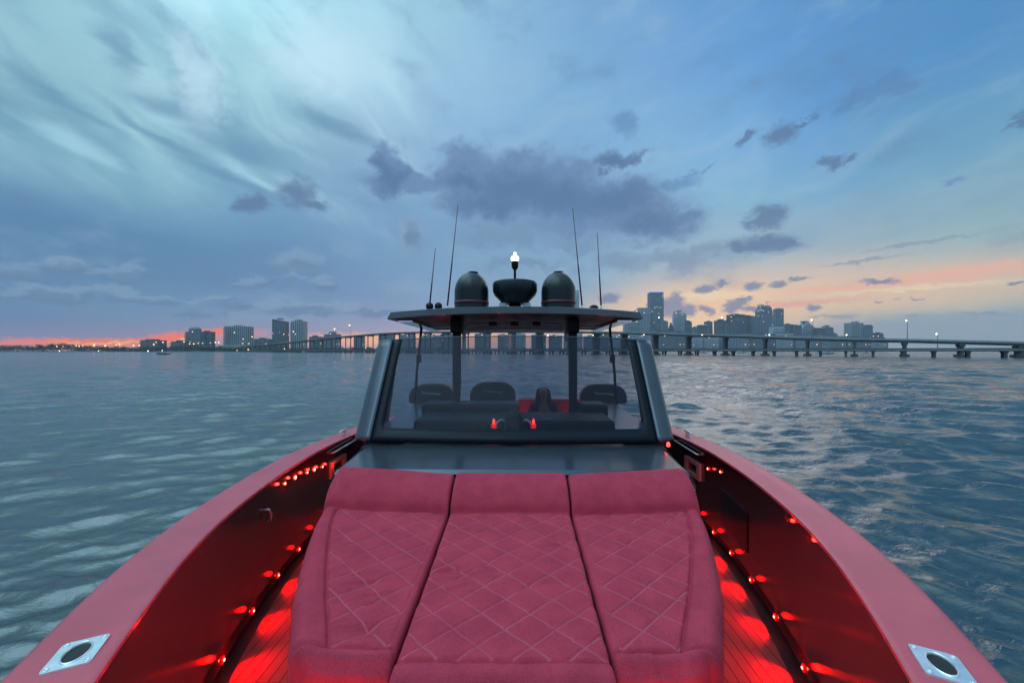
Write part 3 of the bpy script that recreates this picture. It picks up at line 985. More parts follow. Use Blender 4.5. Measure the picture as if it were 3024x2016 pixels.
gx = 1.17
MB().tube([ws(x, .05 * x * x, 1.0) for x in np.linspace(-1.24, 1.24, 25)], .006, n=6).build('screen_edge', GREYD, boat, smooth=True)
wsn = screen_strip('windscreen', GLASS, lambda x, t: abs(x) < gx and t > 0.115, boat, 0)
screen_strip('screen_border', BGL, lambda x, t: (abs(x) < gx and t < 0.115) or (gx < abs(x) < 1.265), boat, 0.012)
for s_ in (-1, 1):
    screen_strip('wing_panel', GREY, lambda x, t: s_ * x > 1.265, boat, 0.03)

# ---- hardtop
top = MB()
zc = lambda x: 0.515 - 0.05 * (abs(x) / 1.45) ** 2.2
HX = [-1.50, -1.44, -1.30] + list(np.linspace(-1.1, 1.1, 13)) + [1.30, 1.44, 1.50]
def hrow(y, dz, sc=1.0, ins=0.0):
    r = []
    for x in HX:
        xx = x * sc
        r.append((xx, y + 0.10 * (abs(x) / 1.5) ** 2, H + zc(x) + dz))
    return r
rows = [hrow(4.50, -0.092, 1.0), hrow(4.465, -0.084, 1.0), hrow(4.475, -0.012, 0.975), hrow(4.53, 0.0, 0.96), hrow(5.5, 0.035, 0.95), hrow(6.5, -0.02, 0.95), hrow(6.56, -0.05, 0.98), hrow(6.55, -0.11, 0.98)]
top.grid(rows)
for k in (0, -1):      # closed sides
    ring = [r[k] for r in rows]
    top.add(ring, [tuple(range(len(ring)))])
hard = top.build('hardtop', GREYD, boat, smooth=True, auto=35, fixn=True)
# underside: dark panel, frame bars in pale trim
und = MB()
rows = [hrow(4.56, -0.087, .97), hrow(6.50, -0.125, .96)]
for r_ in (rows[1],):
    for i in range(len(r_)):
        r_[i] = (r_[i][0], r_[i][1], H + 0.345)
und.grid(rows)
und.build('underside', BLACK, hard)
for side in (-1, 1):
    MB().add([(side * 1.42, 4.72, H + .365), (side * 1.26, 4.78, H + .372), (side * 1.22, 6.3, H + .332), (side * 1.38, 6.3, H + .334),
              (side * 1.42, 4.72, H + .345), (side * 1.26, 4.78, H + .352), (side * 1.22, 6.3, H + .312), (side * 1.38, 6.3, H + .314)],
             [(0, 1, 2, 3), (4, 5, 6, 7), (0, 1, 5, 4), (1, 2, 6, 5), (2, 3, 7, 6), (3, 0, 4, 7)]).build('side_window', mat('pale_skylight', (0.88, 0.90, 0.92), 0.12, metal=1.0), hard, fixn=True)
    MB().box(min(side * .80, side * 1.2), max(side * .80, side * 1.2), 5.35, 5.43, H + .318, H + .338).build('light_bar', PALE, hard)
# posts and pale tube arch
for side in (-1, 1):
    MB().tube([(side * .745, 5.0, DK), (side * .745, 5.0, H - .4), (side * .74, 4.98, H + .40)], [.058, .056, .056], n=12).build('roof_post', BLACK, boat, smooth=True, auto=50)
    MB().box(side * .745 - .07, side * .745 + .07, 4.9, 5.2, H + .22, H + .40).build('post_head', BLACK, boat, bevel=.02)
    pl = MB().tube([(side * 1.50, 5.8, H - .80), (side * 1.47, 5.8, H - .3), (side * 1.40, 5.8, H + .36)], .020, n=8).build('side_pole', BLACK, boat, smooth=True)
    MB().box(side * 1.44 - .03, side * 1.44 + .03, 5.76, 5.84, H - .18, H - .06).build('pole_clamp', BLACK, pl)
ar = [(-.665, 5.05, H + .12), (-.655, 5.05, H + .25), (-.60, 5.05, H + .335), (.60, 5.05, H + .335), (.655, 5.05, H + .25), (.665, 5.05, H + .12)]
MB().tube(ar, .017, n=8).build('tube_arch', PALE, boat, smooth=True)
MB().tube([(-.66, 5.1, H + .26), (.66, 5.1, H + .26)], .010, n=8).build('cross_bar', PALE, boat, smooth=True)
for x in (-.28, 0, .28):
    MB().box(x - .05, x + .05, 4.96, 5.1, H + .318, H + .372).build('down_light', BLACK, hard)

# ---- things fixed on the hardtop
def dome(x, cap):
    z0 = H + 0.49; r = .232
    prof = [(r - .012, 0), (r - .002, .012), (r, .05), (r, .30)]
    for a_ in np.linspace(0, 84, 12)[1:]:
        prof.append((r * math.cos(R(a_)), .30 + (.275) * math.sin(R(a_))))
    d = MB().lathe(prof, n=40).build('satellite_dome', DOME, boat, smooth=True, auto=40, loc=(x, 5.3, z0))
    MB().lathe([(r + .003, .135), (r + .003, .175)], n=40).build('red_band', DRED, d, smooth=True)
    MB().lathe([(r + .002, .06), (r + .004, .075), (r + .002, .09)], n=40).build('seam', BLACK, d, smooth=True)
    MB().lathe([(.0, 0), (.07, 0), (.065, .012), (.0, .014)], n=20).build('top_cap' if cap else 'vent_plug', BLACK if cap else DOME, d, smooth=True, loc=(.02 if cap else 0, 0, .567))
dome(-.590, True); dome(.590, False)
rad = MB().lathe([(.16, 0), (.19, .012), (.20, .04), (.275, .115), (.302, .17), (.305, .26), (.293, .292), (.26, .302), (.05, .306)], n=44).build('radar', DOME, boat, smooth=True, auto=30, loc=(0, 5.3, H + .63))
for x in (-.16, .16):
    MB().box(x - .05, x + .05, -.12, .12, -.12, .005).build('radar_foot', PALE, rad)
MB().lathe([(.09, -.13), (.08, .0)], n=20).build('radar_pedestal', BLACK, rad, smooth=True)
ml = MB().lathe([(.017, 0), (.017, .16), (.03, .17), (.046, .20), (.049, .27), (.045, .275)], n=20).build('mast_light', BLACK, boat, smooth=True, auto=40, loc=(0, 5.3, H + .936))
MB().lathe([(.030, .276), (.052, .292), (.056, .325), (.045, .345), (.02, .352)], n=20).build('lamp_lens', BULB, ml, smooth=True)
MB().lathe([(.018, .352), (.02, .362)], n=12).build('lamp_collar', STEEL, ml)
MB().lathe([(.016, .362), (.022, .375), (.018, .395), (.006, .40)], n=14).build('top_bulb', BULB, ml, smooth=True)


def uvp(u, v, y):
    """boat-frame point seen at photo pixel u, v at depth y"""
    return ((u - 1512) / F * y + 0.05 - 0.017 * y, y, H + (HOR - v) / F * y)


for (b_, t_) in (((1266, 897), (1285, 732)), ((1319, 897), (1352, 604)), ((1720, 900), (1691, 617)), ((1775, 903), (1763, 690))):
    p0 = Vector(uvp(*b_, 5.0)); p1 = Vector(uvp(*t_, 5.0))
    p0.z = H + .50
    a = MB().tube([p0, p0.lerp(p1, .45), p0.lerp(p1, .46), p1], [.011, .009, .007, .004], n=8).build('antenna', ANT, boat, smooth=True)
    MB().tube([p0 - Vector((0, 0, .01)), p0.lerp(p1, 0.0) + (p1 - p0).normalized() * .075], [.017, .013], n=10).build('antenna_mount', PALE, a, smooth=True)
for u in (1268, 1294):
    p = uvp(u, 903, 4.95)
    MB().lathe([(.02, -.045), (.042, -.03), (.05, 0), (.04, .033), (.012, .048)], n=18, c=(p[0], p[1], H + .565)).build('horn', BLACK, boat, smooth=True)
p = uvp(1753, 905, 5)
MB().lathe([(.06, 0), (.055, .03), (.03, .05), (.005, .055)], n=18, c=(p[0], 5.0, H + .53)).build('gps_puck', BLACK, boat, smooth=True)

# ---- helm seen through the glass
MB().box(-1.04, 1.04, 4.0, 4.6, H - 1.3, H - .72).box(-1.12, .06, 4.65, 5.05, H - 1.5, H - .645).box(.06, .80, 4.65, 5.05, H - 1.5, H - .80).box(.80, 1.12, 4.65, 5.05, H - 1.5, H - .645).build('dashboard', BLACK, boat, bevel=.03)
pod = MB().lathe([(.10, -.10), (.096, 0), (.09, .05), (.065, .095), (.03, .115), (.004, .12)], n=24).build('compass', BLACK, boat, smooth=True, loc=(0, 3.97, H - .72))
for s_ in (-1, 1):
    MB().tube([(s_ * .09, 0, .0), (s_ * .13, 0, .015), (s_ * .165, -.005, -.01), (s_ * .18, -.01, -.05)], .012, n=8).build('grab_arm', PALE, pod, smooth=True)
    l_ = MB().lathe([(.001, -.030), (.011, -.018), (.014, 0), (.010, .02), (.001, .03)], n=14).build('dash_light', DLED, boat, smooth=True, loc=(s_ * .200, 3.93, H - .715))
    MB().lathe([(.026, -.040), (.028, .0), (.026, .004)], n=14, c=(0, .035, -.03)).build('halo_housing', LEDG, l_, smooth=True)


def script_logo(wd):
    """a handwriting-like line as on the seat backs"""
    pts = []
    n = 60
    for i in range(n):
        t = i / (n - 1)
        x = (t - .5) * wd
        pts.append((x, 0, 0.014 * math.sin(t * 46) * (0.4 + .6 * abs(math.sin(t * 9))) + 0.018 * (0.5 - t) + (.016 if i < 4 else 0)))
    return pts


def helm_seat(cx, y, ztop, red):
    hwid = .35
    n = 22
    def arch(w_, h_, yy):
        out = []
        for i in range(n + 1):
            a_ = math.pi * (1 - i / n)
            ca, sa = math.cos(a_), math.sin(a_)
            out.append((w_ * math.copysign(abs(ca) ** .62, ca), yy, h_ * (abs(sa) ** .72)))
        return out
    hb = .27
    f0, f1, f2 = arch(hwid - .02, hb - .012, -.07), arch(hwid, hb, -.045), arch(hwid, hb, .06)
    mb = MB()
    bot = lambda r_: [(p[0], p[1], -.02) for p in r_]
    mb.grid([f0, f1, f2])
    mb.grid([bot(f0), f0]); mb.grid([f2, bot(f2)]); mb.grid([bot(f2), bot(f1), bot(f0)])
    o = mb.build('helm_seat', SEATB, boat, smooth=True, auto=45, loc=(cx, y, H + ztop - hb), fixn=True)
    r0, r1 = arch(hwid + .004, hb + .006, -.046), arch(hwid + .004, hb + .006, .064)
    MB().grid([r0, r1]).build('seat_piping', RVINYL, o, smooth=True)
    MB().tube([(p[0], -.082, p[2] + .13) for p in script_logo(.30)], .006, n=6).build('script_logo', PALE, o)
    MB().prism([(-.24, -.02), (.24, -.02), (.26, .55), (-.26, .55)], -1.0, -.02).build('seat_body', SEATB, o, bevel=.04)
    return o


helm_seat(-1.285, 6.0, -.515, False)
helm_seat(-.345, 6.0, -.485, True)
helm_seat(1.345, 6.0, -.515, False)
bn = MB().box(.02, 1.12, 6.45, 6.60, DK, H - .80).build('bench_back', RVINYL, boat, bevel=.04)
MB().box(.04, 1.10, 6.40, 6.45, H - 1.25, H - 1.0).build('bench_pad', mat('bright_red_vinyl', (.5, .05, .05), .4), bn, bevel=.02)
bn2 = MB().box(.04, 1.10, 5.80, 6.40, DK, H - 1.33).build('bench_seat', RVINYL, boat, bevel=.05)
for (lx, ly, lz, en) in ((.12, 6.0, H - 1.0, 2.5), (1.0, 6.0, H - 1.0, 2.5), (-.3, 5.9, H - 1.25, 4)):
    ld = bpy.data.lights.new('cockpit_lamp', 'SPOT'); ld.energy = en; ld.color = (1, .03, .02); ld.shadow_soft_size = .03
    ld.spot_size = R(110); ld.spot_blend = .8
    lo = bpy.data.objects.new('cockpit_lamp', ld); COL.objects.link(lo); lo.parent = boat; lo.location = (lx, ly, lz)
    lo.rotation_euler = Vector((0, 1, -.12)).to_track_quat('-Z', 'Y').to_euler()

for lx in (-1.285, -.345, 1.345):  # unseen point lights added behind the seat tops so their rims glow red
    ld = bpy.data.lights.new('seat_rim_fill', 'POINT'); ld.energy = 1.6; ld.color = (1, .03, .02); ld.shadow_soft_size = .02
    lo = bpy.data.objects.new('seat_rim_fill', ld); COL.objects.link(lo); lo.parent = boat; lo.location = (lx + .1, 6.22, H - .56)
# ---- fittings on the gunwale and walls
HOLE_SHADE = mat('rod_holder_shade', (0.008, 0.010, 0.009), 0.6)
for side in (-1, 1):
    y = 1.05
    n = normal_at(y); tdir = Vector((-n.y, n.x, 0))          # along the rim, towards the stern
    c = Vector((rim(y, .12, 1)[0], rim(y, .12, 1)[1], H - float(gdrop(y)) - .003))
    def P_(a, b, z=0.0):
        q = c + tdir * a + n * b
        return (side * q.x, q.y, c.z + z)
    mb = MB()
    A, B = .063, .053
    nl = 56
    loop, ell = [], []
    for k in range(nl):
        t = 2 * math.pi * k / nl
        ct, st = math.cos(t), math.sin(t)
        loop.append((A * math.copysign(abs(ct) ** .16, ct), B * math.copysign(abs(st) ** .16, st)))
        tt = math.atan2(loop[-1][1] / B, loop[-1][0] / A)
        tt = t
        ell.append((.043 * math.cos(tt), .027 * math.sin(tt)))
    vs = [P_(a, b, 0.0) for a, b in loop] + [P_(a * .985, b * .985, .005) for a, b in loop] + [P_(a, b, .005) for a, b in ell] + [P_(a * .97, b * .97, -.002) for a, b in ell]
    fs = []
    for r_ in range(3):
        for k in range(nl):
            k2 = (k + 1) % nl
            fs.append((r_ * nl + k, r_ * nl + k2, (r_ + 1) * nl + k2, (r_ + 1) * nl + k))
    mb.add(vs, fs)
    pl = mb.build('rod_holder', STEEL, boat, fixn=True)
    rr_ = []
    for q, hz_ in ((1.0, .004), (1.03, .0085), (1.10, .009), (1.15, .005)):
        rr_.append([P_(a * q, b * q, hz_) for a, b in ell + ell[:1]])
    MB().grid(rr_).build('rim', STEEL, pl, smooth=True)
    MB().add([P_(a, b, .0015) for a, b in ell], [tuple(range(nl))]).build('hole_shade', HOLE_SHADE, pl)  # flat black disc, the shade inside the hole put into its colour
    for a, b in ((.050, .041), (-.050, .041), (-.050, -.041), (.050, -.041)):
        MB().lathe([(.0075, 0), (.007, .002), (.003, .0024), (.0028, .0008)], n=12, c=P_(a, b, .005)).build('screw', STEEL, pl, smooth=True)
    # mooring cleat further aft
    y = 4.55
    cx, cy = rim(y, .11, side)
    zz = H - float(gdrop(y))
    MB().tube([(cx, cy - .10, zz + .045), (cx, cy - .05, zz + .055), (cx, cy + .05, zz + .055), (cx, cy + .10, zz + .045)], [.007, .012, .012, .007], n=8).box(cx - .012, cx + .012, cy - .03, cy - .015, zz - .004, zz + .05).box(cx - .012, cx + .012, cy + .015, cy + .03, zz - .004, zz + .05).build('cleat', STEEL, boat, smooth=True, auto=40)

    def wallp(y, z, off=0.0):
        x_, y_ = rim(y, GW - .03 + off, side)
        return Vector((x_, y_, z))
    # upper row of small lamps
    ylist = ((3.05, 1.06), (3.25, 1.075), (3.5, 1.11), (3.66, 1.13), (3.85, 1.16), (4.05, 1.19)) if side < 0 else ((3.55, 1.10), (3.85, 1.16), (4.15, 1.19))
    for k, (yy_, dd) in enumerate(ylist):
        p = wallp(yy_, H - dd, .004)
        r_ = .016 if (side < 0 and k in (1, 3)) else .010
        hs = MB().lathe([(r_ + .006, 0), (r_ + .006, .004), (r_, .006)], n=12, axis='x').build('strip_light', LEDG, boat, smooth=True)
        hs.location = p; hs.rotation_euler = (0, 0, 0 if side < 0 else math.pi)
        MB().lathe([(r_, .004), (r_ * .7, .010), (.001, .013)], n=12, axis='x').build('lens', LEDM, hs, smooth=True)
        if side < 0 or k == 1:
            ld = bpy.data.lights.new('strip_lamp', 'POINT'); ld.energy = 0.35 if side < 0 else .12; ld.color = (1, .02, .012); ld.shadow_soft_size = .01
            lo = bpy.data.objects.new('strip_lamp', ld); COL.objects.link(lo); lo.parent = boat; lo.location = p + Vector((-side * .05, 0, 0))
    # grab rail
    MB().tube([wallp(4.05, H - 1.075, -.0), wallp(4.05, H - 1.07, .04), wallp(4.65, H - 1.06, .04), wallp(4.65, H - 1.065, .0)], .009, n=8).build('grab_rail', STEEL, boat, smooth=True)
    # open step frame
    mb = MB()
    ya, yb_, z0, z1, t = 4.02, 4.40, H - 1.34, H - 1.17, .035
    for (q0, q1, zz0, zz1) in ((ya, yb_, z1 - t, z1), (ya, yb_, z0, z0 + t), (ya, ya + t * 2, z0 + t, z1 - t), (yb_ - t * 2, yb_, z0 + t, z1 - t)):
        a = [wallp(q0, zz0, .002), wallp(q1, zz0, .002), wallp(q1, zz1, .002), wallp(q0, zz1, .002), wallp(q0, zz0, .028), wallp(q1, zz0, .028), wallp(q1, zz1, .028), wallp(q0, zz1, .028)]
        mb.add(a, [(0, 1, 2, 3), (7, 6, 5, 4), (0, 4, 5, 1), (1, 5, 6, 2), (2, 6, 7, 3), (3, 7, 4, 0)])
    mb.build('step_frame', mat('pink_frame', (.55, .2, .2), .4), boat, fixn=True)
    # lit pocket: a shallow tray on the wall with a lamp in it
    for (ya, yb_, z0, z1) in (((2.22, 2.42, H - 1.075, H - .98), (1.97, 2.07, H - 1.03, H - .975)) if side > 0 else ((1.18, 1.27, H - .975, H - .925),)):
        mb = MB()
        o1, o2 = .002, .035
        ins = .012
        fl = [wallp(ya, z0, o1), wallp(yb_, z0, o1), wallp(yb_, z0, o2), wallp(ya, z0, o2)]
        fl2 = [v_ - Vector((0, 0, ins)) for v_ in fl]
        bk = [wallp(ya, z0, o1), wallp(yb_, z0, o1), wallp(yb_, z1, o1), wallp(ya, z1, o1)]
        mb.add(bk, [(0, 1, 2, 3)])
        mb.build('wall_pocket', RVINYL, boat, fixn=True)
        ld = bpy.data.lights.new('pocket_lamp', 'POINT'); ld.energy = .25; ld.color = (1, .01, .006); ld.shadow_soft_size = .01
        lo = bpy.data.objects.new('pocket_lamp', ld); COL.objects.link(lo); lo.parent = boat; lo.location = wallp((ya + yb_) / 2, (z0 + z1) / 2 + .01, .03)
    # latch handle, port side only
    if side < 0:
        MB().tube([wallp(2.70, H - 1.13, .0), wallp(2.705, H - 1.13, .03), wallp(2.72, H - 1.17, .04), wallp(2.74, H - 1.22, .03), wallp(2.745, H - 1.23, .0)], .007, n=8).build('latch_handle', STEEL, boat, smooth=True)
    else:
        MB().lathe([(.014, -.02), (.016, 0), (.012, .014), (.002, .02)], n=14).build('side_light', DLED, boat, smooth=True, loc=(1.355, 3.42, H - .815))
        p = [wallp(3.0, H - 1.25, .002), wallp(3.55, H - 1.25, .002), wallp(3.55, H - 1.56, .002), wallp(3.0, H - 1.56, .002)]
        q = [wallp(3.0, H - 1.25, .007), wallp(3.55, H - 1.25, .007), wallp(3.55, H - 1.56, .007), wallp(3.0, H - 1.56, .007)]
        MB().add(p + q, [(0, 1, 2, 3), (7, 6, 5, 4), (0, 4, 5, 1), (1, 5, 6, 2), (2, 6, 7, 3), (3, 7, 4, 0)]).build('locker_door', mat('black_gloss_panel', (.006, .004, .006), .1), boat, fixn=True)

# ------------------------------------------------------------------ person sitting in the cockpit
def skin_chain(vs, es, rad, name, m, parent=None, root=0, sub=2):
    me = bpy.data.meshes.new(name)
    me.from_pydata(vs, es, [])
    me.materials.append(m)
    o = bpy.data.objects.new(name, me)
    COL.objects.link(o)
    if parent: o.parent = parent
    o.modifiers.new('skin', 'SKIN').use_smooth_shade = True
    sk = me.skin_vertices[0].data if me.skin_vertices else None
    if sk is None:
        o.data.update()
        sk = me.skin_vertices[0].data
    for i, r_ in enumerate(rad):
        sk[i].radius = r_ if isinstance(r_, tuple) else (r_, r_)
        sk[i].use_root = (i == root)
    s_ = o.modifiers.new('sub', 'SUBSURF'); s_.levels = sub; s_.render_levels = sub
    return o


SKIN = mat('warm_skin', (.42, .20, .13), .5)
CLOTH = mat('dark_jacket', (.030, .018, .026), .8)
HAIR = mat('brown_hair', (.045, .018, .014), .5)
TROU = mat('dark_trousers', (.02, .02, .03), .8)
PX, PY, PZ = 0.50, 6.22, H - 1.33
V = [(0, .02, .09), (0, .03, .28), (0, .01, .42), (0, 0, .50), (0, -.015, .56), (0, -.02, .66), (0, -.015, .73),
     (-.17, 0, .44), (-.22, -.06, .22), (-.10, -.26, .20), (.17, 0, .44), (.21, -.07, .22), (.06, -.27, .24),
     (-.09, -.02, .07), (-.11, -.42, .08), (-.11, -.44, -.36), (-.11, -.56, -.40), (.09, -.02, .07), (.11, -.42, .08), (.11, -.44, -.36), (.11, -.56, -.40)]
E = [(0, 1), (1, 2), (2, 3), (3, 4), (4, 5), (5, 6), (2, 7), (7, 8), (8, 9), (2, 10), (10, 11), (11, 12), (0, 13), (13, 14), (14, 15), (15, 16), (0, 17), (17, 18), (18, 19), (19, 20)]
RD = [(.15, .11), (.14, .10), (.13, .09), .055, .055, (.078, .09), (.065, .075), .055, .042, .030, .055, .042, .030, .085, .065, .045, .04, .085, .065, .045, .04]
per = skin_chain([(PX + a, PY + b, PZ + c) for a, b, c in V], E, RD, 'person', SKIN)
tag(per, 'person with long brown hair and dark jacket sitting on the red bench in the cockpit', 'person')
cl = skin_chain([(PX + a, PY + b, PZ + c) for a, b, c in V[:4] + V[7:9] + V[10:12]], [(0, 1), (1, 2), (2, 3), (2, 4), (4, 5), (2, 6), (6, 7)], [(.165, .125), (.155, .115), (.145, .105), .064, .068, .052, .068, .052], 'jacket', CLOTH, per)
skin_chain([(PX + a, PY + b, PZ + c) for a, b, c in [V[0]] + V[13:16] + V[17:20]], [(0, 1), (1, 2), (2, 3), (0, 4), (4, 5), (5, 6)], [(.16, .12), .094, .073, .055, .094, .073, .055], 'trousers', TROU, per)
skin_chain([(PX, PY + .02, PZ + .74), (PX, PY + .045, PZ + .70), (PX - .075, PY + .02, PZ + .64), (PX - .10, PY - .03, PZ + .50), (PX - .10, PY - .07, PZ + .38), (PX + .078, PY + .02, PZ + .64), (PX + .10, PY - .02, PZ + .50), (PX + .10, PY - .05, PZ + .40)],
           [(0, 1), (1, 2), (2, 3), (3, 4), (1, 5), (5, 6), (6, 7)], [(.085, .085), (.095, .09), .05, .042, .022, .05, .042, .022], 'hair', HAIR, per)
for s_ in (-1, 1):
    for k, (dx, ln_) in enumerate(((-.03, .075), (-.01, .085), (.01, .08), (.028, .065), (.045 * -1, .05))):
        bx, by, bz = (PX + s_ * .08, PY - .27, PZ + .22)
        skin_chain([(bx + s_ * dx, by, bz), (bx + s_ * dx, by - ln_ * .6, bz + .005), (bx + s_ * dx * .9, by - ln_, bz - .02)], [(0, 1), (1, 2)], [.010, .009, .007], 'thumb' if k == 4 else 'finger', SKIN, per, sub=1)
# facial features
fy = PY - .02 - .088
MB().lathe([(.001, -.02), (.011, -.008), (.013, .0), (.004, .03)], n=10, c=(PX, fy, PZ + .645)).build('nose', SKIN, per, smooth=True)
for s_ in (-1, 1):
    MB().lathe([(.001, -.009), (.009, 0), (.001, .009)], n=10, c=(PX + s_ * .03, fy + .008, PZ + .668)).build('eye', mat('eye_dark', (.02, .015, .012), .3), per, smooth=True)
MB().tube([(PX - .022, fy + .008, PZ + .608), (PX, fy, PZ + .606), (PX + .022, fy + .008, PZ + .608)], .006, n=6).build('mouth', mat('lips', (.3, .06, .05), .5), per, smooth=True)

# ------------------------------------------------------------------ the far shore
CONC = mat('bridge_concrete', (0.27, 0.29, 0.30), 0.8, var=0.22, vscale=0.35)
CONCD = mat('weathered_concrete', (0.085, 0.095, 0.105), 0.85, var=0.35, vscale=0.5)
RAILM = mat('pale_barrier_concrete', (0.30, 0.33, 0.35), 0.8, var=0.15, vscale=0.4)
POLEM = mat('lamp_pole_steel', (0.22, 0.24, 0.26), 0.5)
LAMPW = mat('white_lamp_glow', (1, .95, .85), .4, emis=(1.0, .93, .72), es=9)
LAMPY = mat('yellow_lamp_glow', (1, .8, .4), .4, emis=(1.0, .66, .18), es=9)
LAMPO = mat('orange_lamp_glow', (1, .6, .3), .4, emis=(1.0, .42, .08), es=8)
LAND = mat('shore_ground', (0.05, 0.06, 0.05), 0.9, var=0.3, vscale=0.01)

Bk = lambda k: 365.4 / (1 + 0.876 * k)       # depth at which the ray x = k*y meets the bridge line
def bpt(u, off=0.0):
    k = (u - 1512) / F
    y = Bk(k)
    return Vector((k * y, y, 0)) + Vector((0.659, 0.752, 0)) * off     # off = away from the camera


bdir = Vector((-0.752, 0.659, 0))            # along the bridge towards the left shore
bnrm = Vector((0.659, 0.752, 0))
ORG = bpt(3024)
def bt(t, off=0.0):
    return ORG + bdir * t + bnrm * off
t_of_u = lambda u: (bpt(u) - ORG).dot(bdir)
# deck top height along the bridge, read off the photo
_ts, _zs = [], []
for u, v in ((3024, 1008), (2670, 1000), (2500, 997.5), (2200, 989), (2000, 983.5), (1900, 980.5), (1760, 977.5), (1600, 976), (1450, 976), (1300, 977.5), (1149, 981.5), (1027, 991), (880, 1006), (790, 1015), (704, 1024)):
    p = bpt(u)
    _ts.append((p - ORG).dot(bdir)); _zs.append(H + (HOR - v) / F * p.y)
zdeck = spline([-260] + _ts + [_ts[-1] + 160], [5.2] + _zs + [5.0])

hb = empty('highway_bridge', bt(300))
tag(hb, 'high concrete road bridge crossing behind the boat, falling to the shore at the left', 'bridge')
hb.location = (0, 0, 0)
tl = np.linspace(-240, _ts[-1] + 60, 150)
def strip(mb, prof, zf, tl, off0=0.0):
    rows = []
    for t in tl:
        z = float(zf(t))
        rows.append([tuple(bt(t, off0 + o) + Vector((0, 0, z + dz))) for o, dz in prof])
    mb.grid(rows)
dm = MB()
strip(dm, [(0, -0.55), (0, -0.75), (0.9, -1.05), (1.2, -1.9), (9.8, -1.9), (10.1, -1.05), (11, -.75), (11, -.55), (0, -.55)], zdeck, tl)
dm.build('deck', CONC, hb, fixn=True)
rm = MB()
strip(rm, [(-0.05, -0.9), (-0.05, 0.0), (0.25, 0.0), (0.3, -.55)], zdeck, tl)
strip(rm, [(10.8, -.5), (10.8, 0.0), (11.05, 0.0), (11.05, -.9)], zdeck, tl)
rm.build('barrier', RAILM, hb, fixn=True)
pt = [t_of_u(u) for u in (3020, 2843, 2674, 2523, 2382, 2255, 2136, 2026, 1927)]
pt = [-79, -60, -40, -20] + pt
while pt[-1] < _ts[-1] - 55:
    pt.append(pt[-1] + (24.0 if len(pt) < 16 else 33.0))
for i, t in enumerate(pt):
    zd = float(zdeck(t)) - 1.9
    mb = MB()
    wide = 7 <= i
    def bb(t0, t1, o0, o1, z0, z1):
        q = [bt(t0, o0), bt(t1, o0), bt(t1, o1), bt(t0, o1)]
        vs = [(p.x, p.y, z0) for p in q] + [(p.x, p.y, z1) for p in q]
        mb.add(vs, [(3, 2, 1, 0), (4, 5, 6, 7), (0, 1, 5, 4), (1, 2, 6, 5), (2, 3, 7, 6), (3, 0, 4, 7)])
    bb(t - .9, t + .9, .3, 10.7, zd - 1.2, zd)
    for o in ((1.0, 3.9, 6.8, 9.7) if i < 18 else (1.5, 9.2)):
        bb(t - .5, t + .5, o - .5, o + .5, 1.0, zd - 1.2)
    bb(t - 1.5, t + 1.5, -.6, 11.6, -.4, 1.1)
    mb.build('pier', CONCD, hb, fixn=True)

# the low old bridge, a little nearer
lb = empty('low_bridge', (0, 0, 0))
tag(lb, 'long low concrete bridge on paired piles running in front of the high bridge', 'bridge')
tl2 = np.linspace(-240, _ts[-1] - 120, 120)
zl = lambda t: 4.15 - 0.2 * math.sin(t * .004)
dm = MB()
strip(dm, [(-14, -0.35), (-14, -1.15), (-13, -1.5), (-8, -1.5), (-7, -1.15), (-7, -.35), (-14, -.35)], zl, tl2)
dm.build('deck', CONC, lb, fixn=True)
rm = MB()
strip(rm, [(-14.05, -.5), (-14.05, 0), (-13.85, 0), (-13.85, -.4)], zl, tl2)
for t in tl2[::2]:
    pass
rm.build('parapet', CONCD, lb, fixn=True)
t = -75.0
k = 0
while t < _ts[-1] - 130 and k < 98:
    mb = MB()
    def bb(t0, t1, o0, o1, z0, z1):
        q = [bt(t0, o0), bt(t1, o0), bt(t1, o1), bt(t0, o1)]
        vs = [(p.x, p.y, z0) for p in q] + [(p.x, p.y, z1) for p in q]
        mb.add(vs, [(3, 2, 1, 0), (4, 5, 6, 7), (0, 1, 5, 4), (1, 2, 6, 5), (2, 3, 7, 6), (3, 0, 4, 7)])
    z = zl(t)
    bb(t - .7, t + .7, -13.8, -7.2, z - 2.0, z - 1.5)
    for o in (-13.0, -8.2):
        bb(t - .45, t + .45, o - .5, o + .5, -.5, z - 2.0)
    mb.build('pile_bent', CONCD, lb, fixn=True)
    t += 10.3; k += 1

# street lamps on both decks
def street_lamp(name, t, off, z0, hgt, lm, label, group, r=.34):
    p = bt(t, off)
    o = empty(name, (p.x, p.y, z0))
    tag(o, label, 'street lamp', group)
    sc = p.y / 200.0
    MB().tube([(0, 0, 0), (0, 0, hgt * .93), (-.15, -.1, hgt * .98), (-.9, -.6, hgt)], [.16, .10, .08, .06], n=7).build('pole', POLEM, o, smooth=True)
    h = MB().box(-1.6, -.8, -.75, -.45, hgt - .05, hgt + .15).build('lamp_head', POLEM, o)
    MB().lathe([(.02, -r), (r * .8, -r * .5), (r, 0), (r * .7, r * .55), (.02, r * .8)], n=10, c=(-1.2, -.6, hgt - .12)).build('lens', lm, h, smooth=True)
    return o


